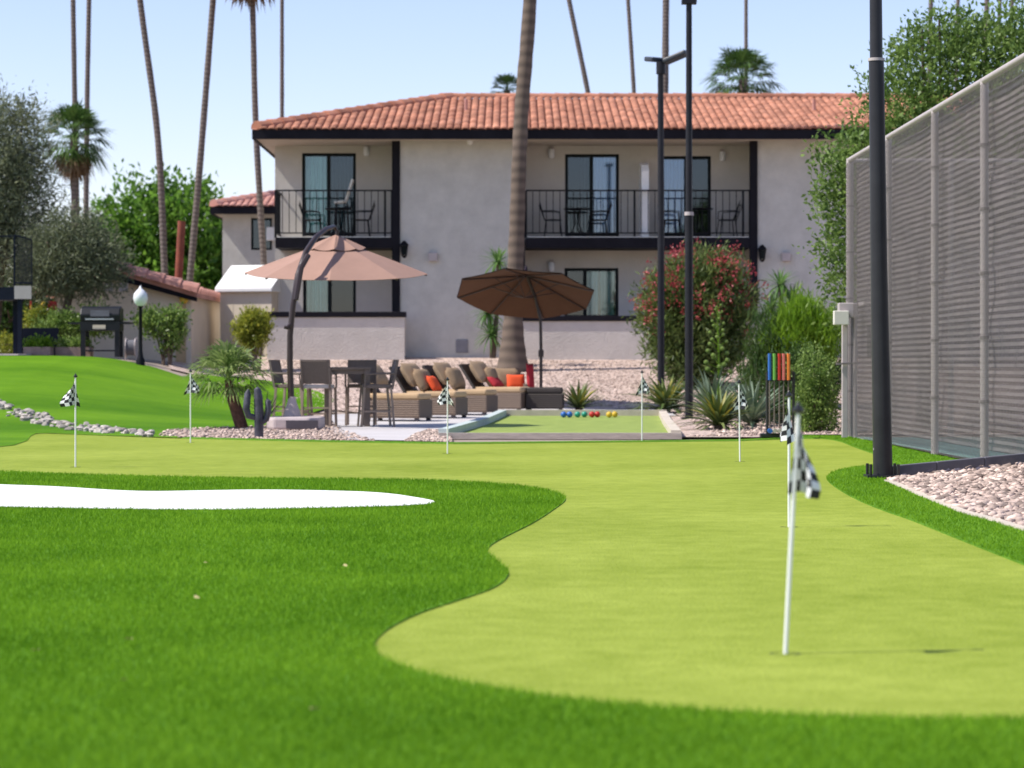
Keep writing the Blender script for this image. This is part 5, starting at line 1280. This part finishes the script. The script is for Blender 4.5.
MB().tube([(x, d, .0), (X(879, d), d, Z(270, d)), (X(876.3, d), d, zc)], [.085, .073, .066], 20).build('lower_pole', m_pole, T, world=True, smooth=True)
MB().tube([(X(876.3, d), d, zc - .01), (X(876.3, d), d, zc + .015)], [.072, .072], 20).build('collar', m_galv, T, world=True, smooth=True)
MB().tube([(X(876.3, d), d, zc), (X(874.5, d), d, 5.6)], [.056, .05], 20).build('upper_pole', m_pole, T, world=True, smooth=True)
MB().box(x - .15, x + .15, d - .12, d + .15, .015, .035).build('base_plate', m_pole, T, world=True)
for sx, sy in ((-.12, -.09), (.12, -.09), (-.12, .12), (.12, .12)): MB().tube([(x + sx, d + sy, .03), (x + sx, d + sy, .13)], .014, 8).build('anchor_bolt', m_black_p, T, world=True)
MB().bar((X(873, d), d - .02, .26), (X(875.5, d), d - .02, .26), .02).build('clip', m_galv, T, world=True)
d = 52.0; x = X(140.5, d); gz = terrain(x, d)
T = thing('garden_lamp', 'short black lamp post with a white acorn globe in front of the low building', 'lamp post', (x, d, gz))
MB().lathe([(.09, -.1), (.09, .1), (.06, .16), (.04, .3), (.035, Z(306, d) - gz - .04), (.06, Z(306, d) - gz)], (x, d, gz), 12).build('post', m_iron, T, world=True, smooth=True)
MB().lathe([(.06, 0), (.125, .06), (.15, .16), (.135, .25), (.075, .32), (.03, .36), (.008, .42)], (x, d, Z(306, d)), 14).build('globe', m_lampwhite, T, world=True, smooth=True)

# ================================================================== KERB, TENNIS FENCE
kb = MB()
def kz(p): return .105 + .10 * (p.x - 3.3) / 1.3
for (p, q) in zip(kerbW[:-1], kerbW[1:]):
    p, q = Vector(p), Vector(q); dv = (q - p).normalized(); nn = Vector((-dv.y, dv.x)) * .05; 
    q2 = q - dv * .004
    kb.add([(p.x, p.y, -.02), (q2.x, q2.y, -.02), (q2.x + nn.x, q2.y + nn.y, -.02), (p.x + nn.x, p.y + nn.y, -.02), (p.x, p.y, kz(p)), (q2.x, q2.y, kz(q2)), (q2.x + nn.x, q2.y + nn.y, kz(q2)), (p.x + nn.x, p.y + nn.y, kz(p))], [(0, 1, 5, 4), (1, 2, 6, 5), (2, 3, 7, 6), (3, 0, 4, 7), (4, 5, 6, 7), (3, 2, 1, 0)])
tag(kb.build('kerb', m_kerb, None, origin=(kerbW[0][0], kerbW[0][1], 0), bevel=.008), 'grey kerb board at the back of the gravel bed under the tennis fence', 'kerb')
FH = 3.79; DE = 35.0
T = thing('tennis_fence', 'tall chain link tennis fence with mauve grey windscreen and pale posts', 'fence', (fence_x(DE), DE, 0))
def fpt(d): return Vector((fence_x(d), d, 0))
posts = [35.0, 31.5, 28.1, 25.2, 22.2, 18.4]
for d in posts:
    p = fpt(d); pm = MB().tube([p, p + Vector((0, 0, FH + .02))], .042 if d != 35 else .05, 12).build('post', m_galv, T, world=True, smooth=True)
    for k_ in range(1, 6): MB().tube([p + Vector((0, 0, FH * k_ / 6 - .015)), p + Vector((0, 0, FH * k_ / 6 + .015))], .052, 12).build('tie_band', m_wire, pm, world=True)
endp = [6.0, 7.7, 9.4, 11.1]
for x in endp: MB().tube([(x, DE, 0), (x, DE, FH)], .042, 10).build('post', m_galv, T, world=True, smooth=True)
MB().tube([fpt(35.0) + Vector((0, 0, FH)), fpt(18.4) + Vector((0, 0, FH))], .036, 12).build('top_rail', m_galv, T, world=True, smooth=True)
MB().tube([fpt(35.0) + Vector((0, 0, FH - .01)), (11.1, DE, FH - .01)], .03, 10).build('top_rail', m_galv, T, world=True, smooth=True)
def chainlink(p, q, z0, z1, pitch=.070, r=.002):
    p, q = Vector(p), Vector(q); L_ = (q - p).length; dv = (q - p) / L_; nn = Vector((-dv.y, dv.x, 0)); n = int(L_ / pitch); nz = int((z1 - z0) / (pitch / 2))
    V = []; Fq = []
    for i in range(n):
        o = len(V)
        for j in range(nz + 1):
            u = (i + (.5 if j % 2 else -.02) ) * pitch; c_ = p + dv * u + nn * (.004 if j % 2 else -.004) + Vector((0, 0, z0 + j * pitch / 2))
            V += [tuple(c_ + nn * r), tuple(c_ + dv * r), tuple(c_ - nn * r), tuple(c_ - dv * r)]
        for j in range(nz):
            for k_ in range(4): a = o + j * 4; Fq.append((a + k_, a + (k_ + 1) % 4, a + 4 + (k_ + 1) % 4, a + 4 + k_))
        o = len(V)
        for j in range(nz + 1):
            u = (i + (.5 if j % 2 else 1.02)) * pitch; c_ = p + dv * u + nn * (-.004 if j % 2 else .004) + Vector((0, 0, z0 + j * pitch / 2))
            V += [tuple(c_ + nn * r), tuple(c_ + dv * r), tuple(c_ - nn * r), tuple(c_ - dv * r)]
        for j in range(nz):
            for k_ in range(4): a = o + j * 4; Fq.append((a + k_, a + (k_ + 1) % 4, a + 4 + (k_ + 1) % 4, a + 4 + k_))
    return V, Fq
o_ = Vector((-.05, 0, 0))
V, Fq = chainlink(fpt(35.0) + o_, fpt(18.4) + o_, .03, FH - .03)
np_mesh('chain_link', np.array(V), np.array(Fq), m_wire, T)
V, Fq = chainlink((fence_x(35) + .05, DE - .04, 0), (11.1, DE - .04, 0), .03, FH - .03)
np_mesh('chain_link', np.array(V), np.array(Fq), m_wire, T)
def screen(p, q, z0, z1, nvec, name='windscreen', mat=None):
    p, q = Vector(p), Vector(q); nvec = Vector(nvec); nu, nv = 90, 48; V = []
    for j in range(nv + 1):
        for i in range(nu + 1):
            u, v = i / nu, j / nv; c_ = p.lerp(q, u) + Vector((0, 0, z0 + (z1 - z0) * v)) + nvec * (.012 * math.sin(u * 40 + 3 * math.sin(v * 9)) + .012 * math.sin(v * 33 + u * 21) + random.uniform(-.004, .004))
            V.append(tuple(c_))
    Fq = [(j * (nu + 1) + i, j * (nu + 1) + i + 1, (j + 1) * (nu + 1) + i + 1, (j + 1) * (nu + 1) + i) for j in range(nv) for i in range(nu)]
    np_mesh(name, np.array(V), np.array(Fq), mat or m_screen, T, smooth=True)
screen(fpt(34.9) + Vector((.09, 0, 0)), fpt(18.4) + Vector((.09, 0, 0)), .14, FH - .08, (1, 0, 0))
screen((fence_x(35) + .1, DE + .06, 0), (11.1, DE + .06, 0), .05, FH - .06, (0, 1, 0))
pp = fpt(33.7) + Vector((.05, 0, 0)); qq = fpt(32.9) + Vector((.05, 0, 0))
MB().add([tuple(pp + Vector((0, 0, 1.1))), tuple(qq + Vector((0, 0, 1.08))), tuple(qq + Vector((0, 0, 1.5))), tuple(pp + Vector((0, 0, 1.52)))], [(0, 1, 2, 3)]).build('patch', m_patch, T, world=True)
# utility posts and box at the corner of the fence
d = 34.4
T = thing('utility_box', 'pale electrical box on two posts at the corner of the tennis fence', 'utility box', (X(846, d), d, 0))
MB().box(X(842, d), X(847.5, d), d - .03, d + .06, 0, Z(318, d)).build('post', m_galv, T, world=True, bevel=.008); MB().tube([(X(855, d), d, 0), (X(855, d), d, Z(318, d))], .028, 10).build('conduit', m_galv, T, world=True, smooth=True)
MB().box(X(838, d), X(857, d), d - .10, d + .08, Z(318, d), Z(303, d)).build('box', m_galv, T, world=True, bevel=.012)
MB().box(X(832, d), X(847, d), d - .22, d - .102, Z(325, d), Z(311, d)).build('fitting', m_offwhite, T, world=True, bevel=.01)
MB().bar((X(836, d), d - .05, Z(364, d)), (X(858, d), d - .05, Z(363, d)), .025).build('clamp', m_wire, T, world=True)
MB().bar((X(857, d), d, Z(305, d)), (X(880, d - .6), d - .6, Z(299, d - .6)), .05).build('bracket', m_galv, T, world=True)

# ================================================================== LEFT BACKGROUND CLUTTER
d = 53.5; gz = terrain(X(10, d), d)
T = thing('steel_frame', 'dark steel frame with a black mesh screen and pale panel at the left edge', 'frame', (X(8, d), d, gz))
for px, yy in ((20, 0), (8, .8), (-20, 0), (-20, .9)): MB().box(X(px, d) - .045, X(px, d) + .045, d + yy - .045, d + yy + .045, gz - .1, Z(287, d)).build('post', m_navy, T, world=True)
MB().box(X(-30, d), X(15, d), d - .08, d + 1.0, Z(300, d), Z(287, d)).build('beam', m_navy, T, world=True)
MB().box(X(15.2, d), X(32, d), d - .1, d - .04, Z(299, d), Z(286, d)).build('panel', m_galv, T, world=True)
sc = MB().bar((X(15, d), d - .07, Z(286, d)), (X(15, d), d - .07, Z(235, d)), .035).bar((X(32.5, d), d - .07, Z(286, d)), (X(32.5, d), d - .07, Z(240, d)), .02).bar((X(15, d), d - .07, Z(235, d)), (X(32.5, d), d - .07, Z(240, d)), .03).bar((X(15, d), d - .07, Z(283, d)), (X(32.5, d), d - .07, Z(283, d)), .03).build('screen_frame', m_navy, T, world=True)
MB().add([(X(15, d), d - .07, Z(285, d)), (X(32.5, d), d - .07, Z(285, d)), (X(32.5, d), d - .07, Z(240, d)), (X(15, d), d - .07, Z(235, d))], [(0, 1, 2, 3)]).build('mesh_screen', Mscreen('black_mesh', (.03, .03, .035), .35), sc, world=True)
MB().bar((X(-25, d), d, Z(237, d)), (X(15, d), d, Z(236, d)), .03).build('top_rail', m_navy, T, world=True)
sheet('gravel_strip', [(X(-40, 52.5), 52.0), (X(36, 52.5), 52.4), (X(46, 52.8), 53.2), (X(40, 53.2), 55), (X(-40, 55), 55)], m_gravel, .018, grid=.6)
MB().box(X(-30, 52.8), X(20, 52.8), 52.6, 54.5, gz - .1, gz + .05).build('slab', m_conc, T, world=True)
d = 54.4; gz = terrain(X(100, d), d); cx = X(102, d)
T = thing('barbecue_grill', 'large black barbecue grill with a domed lid and open cart', 'grill', (cx, d, gz))
hw = .42; lid = MB(); prof = [(-.28, .76), (-.30, .9), (-.2, 1.04), (.0, 1.08), (.2, 1.02), (.28, .88), (.28, .76)]
n = len(prof); zb = Z(357, d) - gz
lid.v = [(cx - hw, d + a, gz + b_) for a, b_ in prof] + [(cx + hw, d + a, gz + b_) for a, b_ in prof]; lid.f = [tuple(range(n)), tuple(reversed(range(n, 2 * n)))] + [(k_, n + k_, n + (k_ + 1) % n, (k_ + 1) % n) for k_ in range(n)]
lo = lid.build('lid', m_grill, T, world=True, bevel=.02)
MB().box(cx - .2, cx + .2, d - .305, d - .292, gz + .86, gz + .99).build('lid_panel', m_kerb, lo, world=True)
MB().bar((cx - .3, d - .34, gz + .80), (cx + .3, d - .34, gz + .80), .03).build('handle', m_steel, lo, world=True)
MB().box(cx - hw, cx + hw, d - .28, d + .28, gz + .56, gz + .755).build('firebox', m_grill, T, world=True)
MB().box(cx - hw - .26, cx - hw - .003, d - .25, d + .25, gz + .70, gz + .74).build('side_shelf', m_grill, T, world=True); MB().box(cx + hw + .003, cx + hw + .2, d - .25, d + .25, gz + .70, gz + .74).build('side_shelf', m_grill, T, world=True)
MB().box(cx - .15, cx + .12, d - .295, d - .281, gz + .59, gz + .68).build('control_panel', m_beige, T, world=True)
for sx in (-1, 1):
    for sy in (-1, 1): MB().box(cx + sx * .36 - .05, cx + sx * .36 + .05, d + sy * .24 - .03, d + sy * .24 + .03, gz + .0, gz + .558).build('leg', m_grill, T, world=True)
MB().box(cx - .31, cx + .31, d - .2, d + .2, gz + .12, gz + .15).build('bottom_shelf', m_grill, T, world=True)
d = 55; gz = terrain(X(35, d), d); bx = X(40, d)
T = thing('bench', 'dark navy bench in front of the hedge', 'bench', (bx, d, gz))
MB().box(bx - .42, bx + .36, d - .2, d + .2, gz + .33, gz + .38).build('seat', m_navy, T, world=True); MB().box(bx - .42, bx + .36, d + .2, d + .25, gz + .384, gz + .62).build('backrest', m_navy, T, world=True)
for sx in (-.37, .31):
    for sy in (-.16, .16): MB().box(bx + sx - .03, bx + sx + .03, d + sy - .03, d + sy + .03, gz - .05, gz + .329).build('leg', m_navy, T, world=True)
for px0, px1, lb, dd in ((57, 92, 'low block planter with green plants left of the grill', 54.6), (25, 52, 'low block planter with yellow green plants under the bench', 54.2)):
    gz = terrain(X((px0 + px1) / 2, dd), dd); xa, xb = X(px0, dd), X(px1, dd)
    T = thing('planter', lb, 'planter', ((xa + xb) / 2, dd, gz), group='block planters by the grill')
    MB().box(xa, xb, dd - .2, dd - .12, gz - .05, gz + .2).box(xa, xb, dd + .12, dd + .2, gz - .05, gz + .2).box(xa, xa + .08, dd - .12, dd + .12, gz - .05, gz + .2).box(xb - .08, xb, dd - .12, dd + .12, gz - .05, gz + .2).box(xa + .08, xb - .08, dd - .12, dd + .12, gz, gz + .16).build('box', m_brick, T, world=True)
    foliage('plants', m_shrub_bright if px0 == 25 else m_hedge, [((xa + xb) / 2, dd, gz + .26, (xb - xa) * .48, .16, .12)], 110, 10, .05, .08, .03, T, up=.8, zmin=gz + .16)
d = 55.2; gz = terrain(X(131, d), d); x = X(131, d)
T = thing('hose_reel', 'small grey hose reel cart beside the white globe lamp', 'hose reel', (x, d, gz))
MB().tube([(x - .09, d, gz + .26), (x + .09, d, gz + .26)], .17, 16).build('drum', m_kerb, T, world=True, smooth=True)
for sx in (-.1, .1): MB().tube([(x + sx - .012, d, gz + .26), (x + sx + .012, d, gz + .26)], .2, 16).build('flange', m_galv, T, world=True); MB().bar((x + sx * 1.2, d, gz + .5), (x + sx * 1.2, d, gz - .05), .03).build('leg', m_galv, T, world=True)
d = 57.0; gz = terrain(X(45, d), d)
T = thing('play_slide', 'small yellow slide with red side panel behind the hedge', 'slide', (X(42, d), d, gz))
MB().bar((X(30, d), d - .1, gz + .55), (X(44, d), d, Z(302, d)), .3, .05).build('chute', m_lemon, T, world=True)
MB().box(X(48, d), X(57, d), d - .05, d + .05, Z(313, d), Z(301, d)).build('side_panel', m_redpaint, T, world=True, bevel=.04)
MB().bar((X(31.5, d), d - .1, gz), (X(31.5, d), d - .1, Z(301, d)), .04).build('upright', m_redpaint, T, world=True); MB().bar((X(52, d), d, gz), (X(52, d), d, Z(313, d)), .04).build('upright', m_redpaint, T, world=True)

# fallen leaves on the fringe
for px, py in ((197, 608), (129, 653), (315, 727), (36, 665), (206, 572), (124, 695), (345, 575)):
    x, y = hit(px, py); m_ = MB(); r = random.uniform(.006, .013)
    for k_ in range(7): a = 2 * PI * k_ / 7; m_.v.append((r * math.cos(a) * 1.4, r * math.sin(a), random.uniform(.0, .012)))
    m_.v.append((0, 0, .003)); m_.f = [(k_, (k_ + 1) % 7, 7) for k_ in range(7)]
    o = m_.build('fallen_leaf', m_leafdry, None, origin=(0, 0, 0)); o.location = (x, y, FZ + .03); o.rotation_euler = (.2, .1, random.uniform(0, 6))
    tag(o, 'small dry leaf lying on the dark green turf in the foreground', 'leaf', 'dry leaves on the turf')
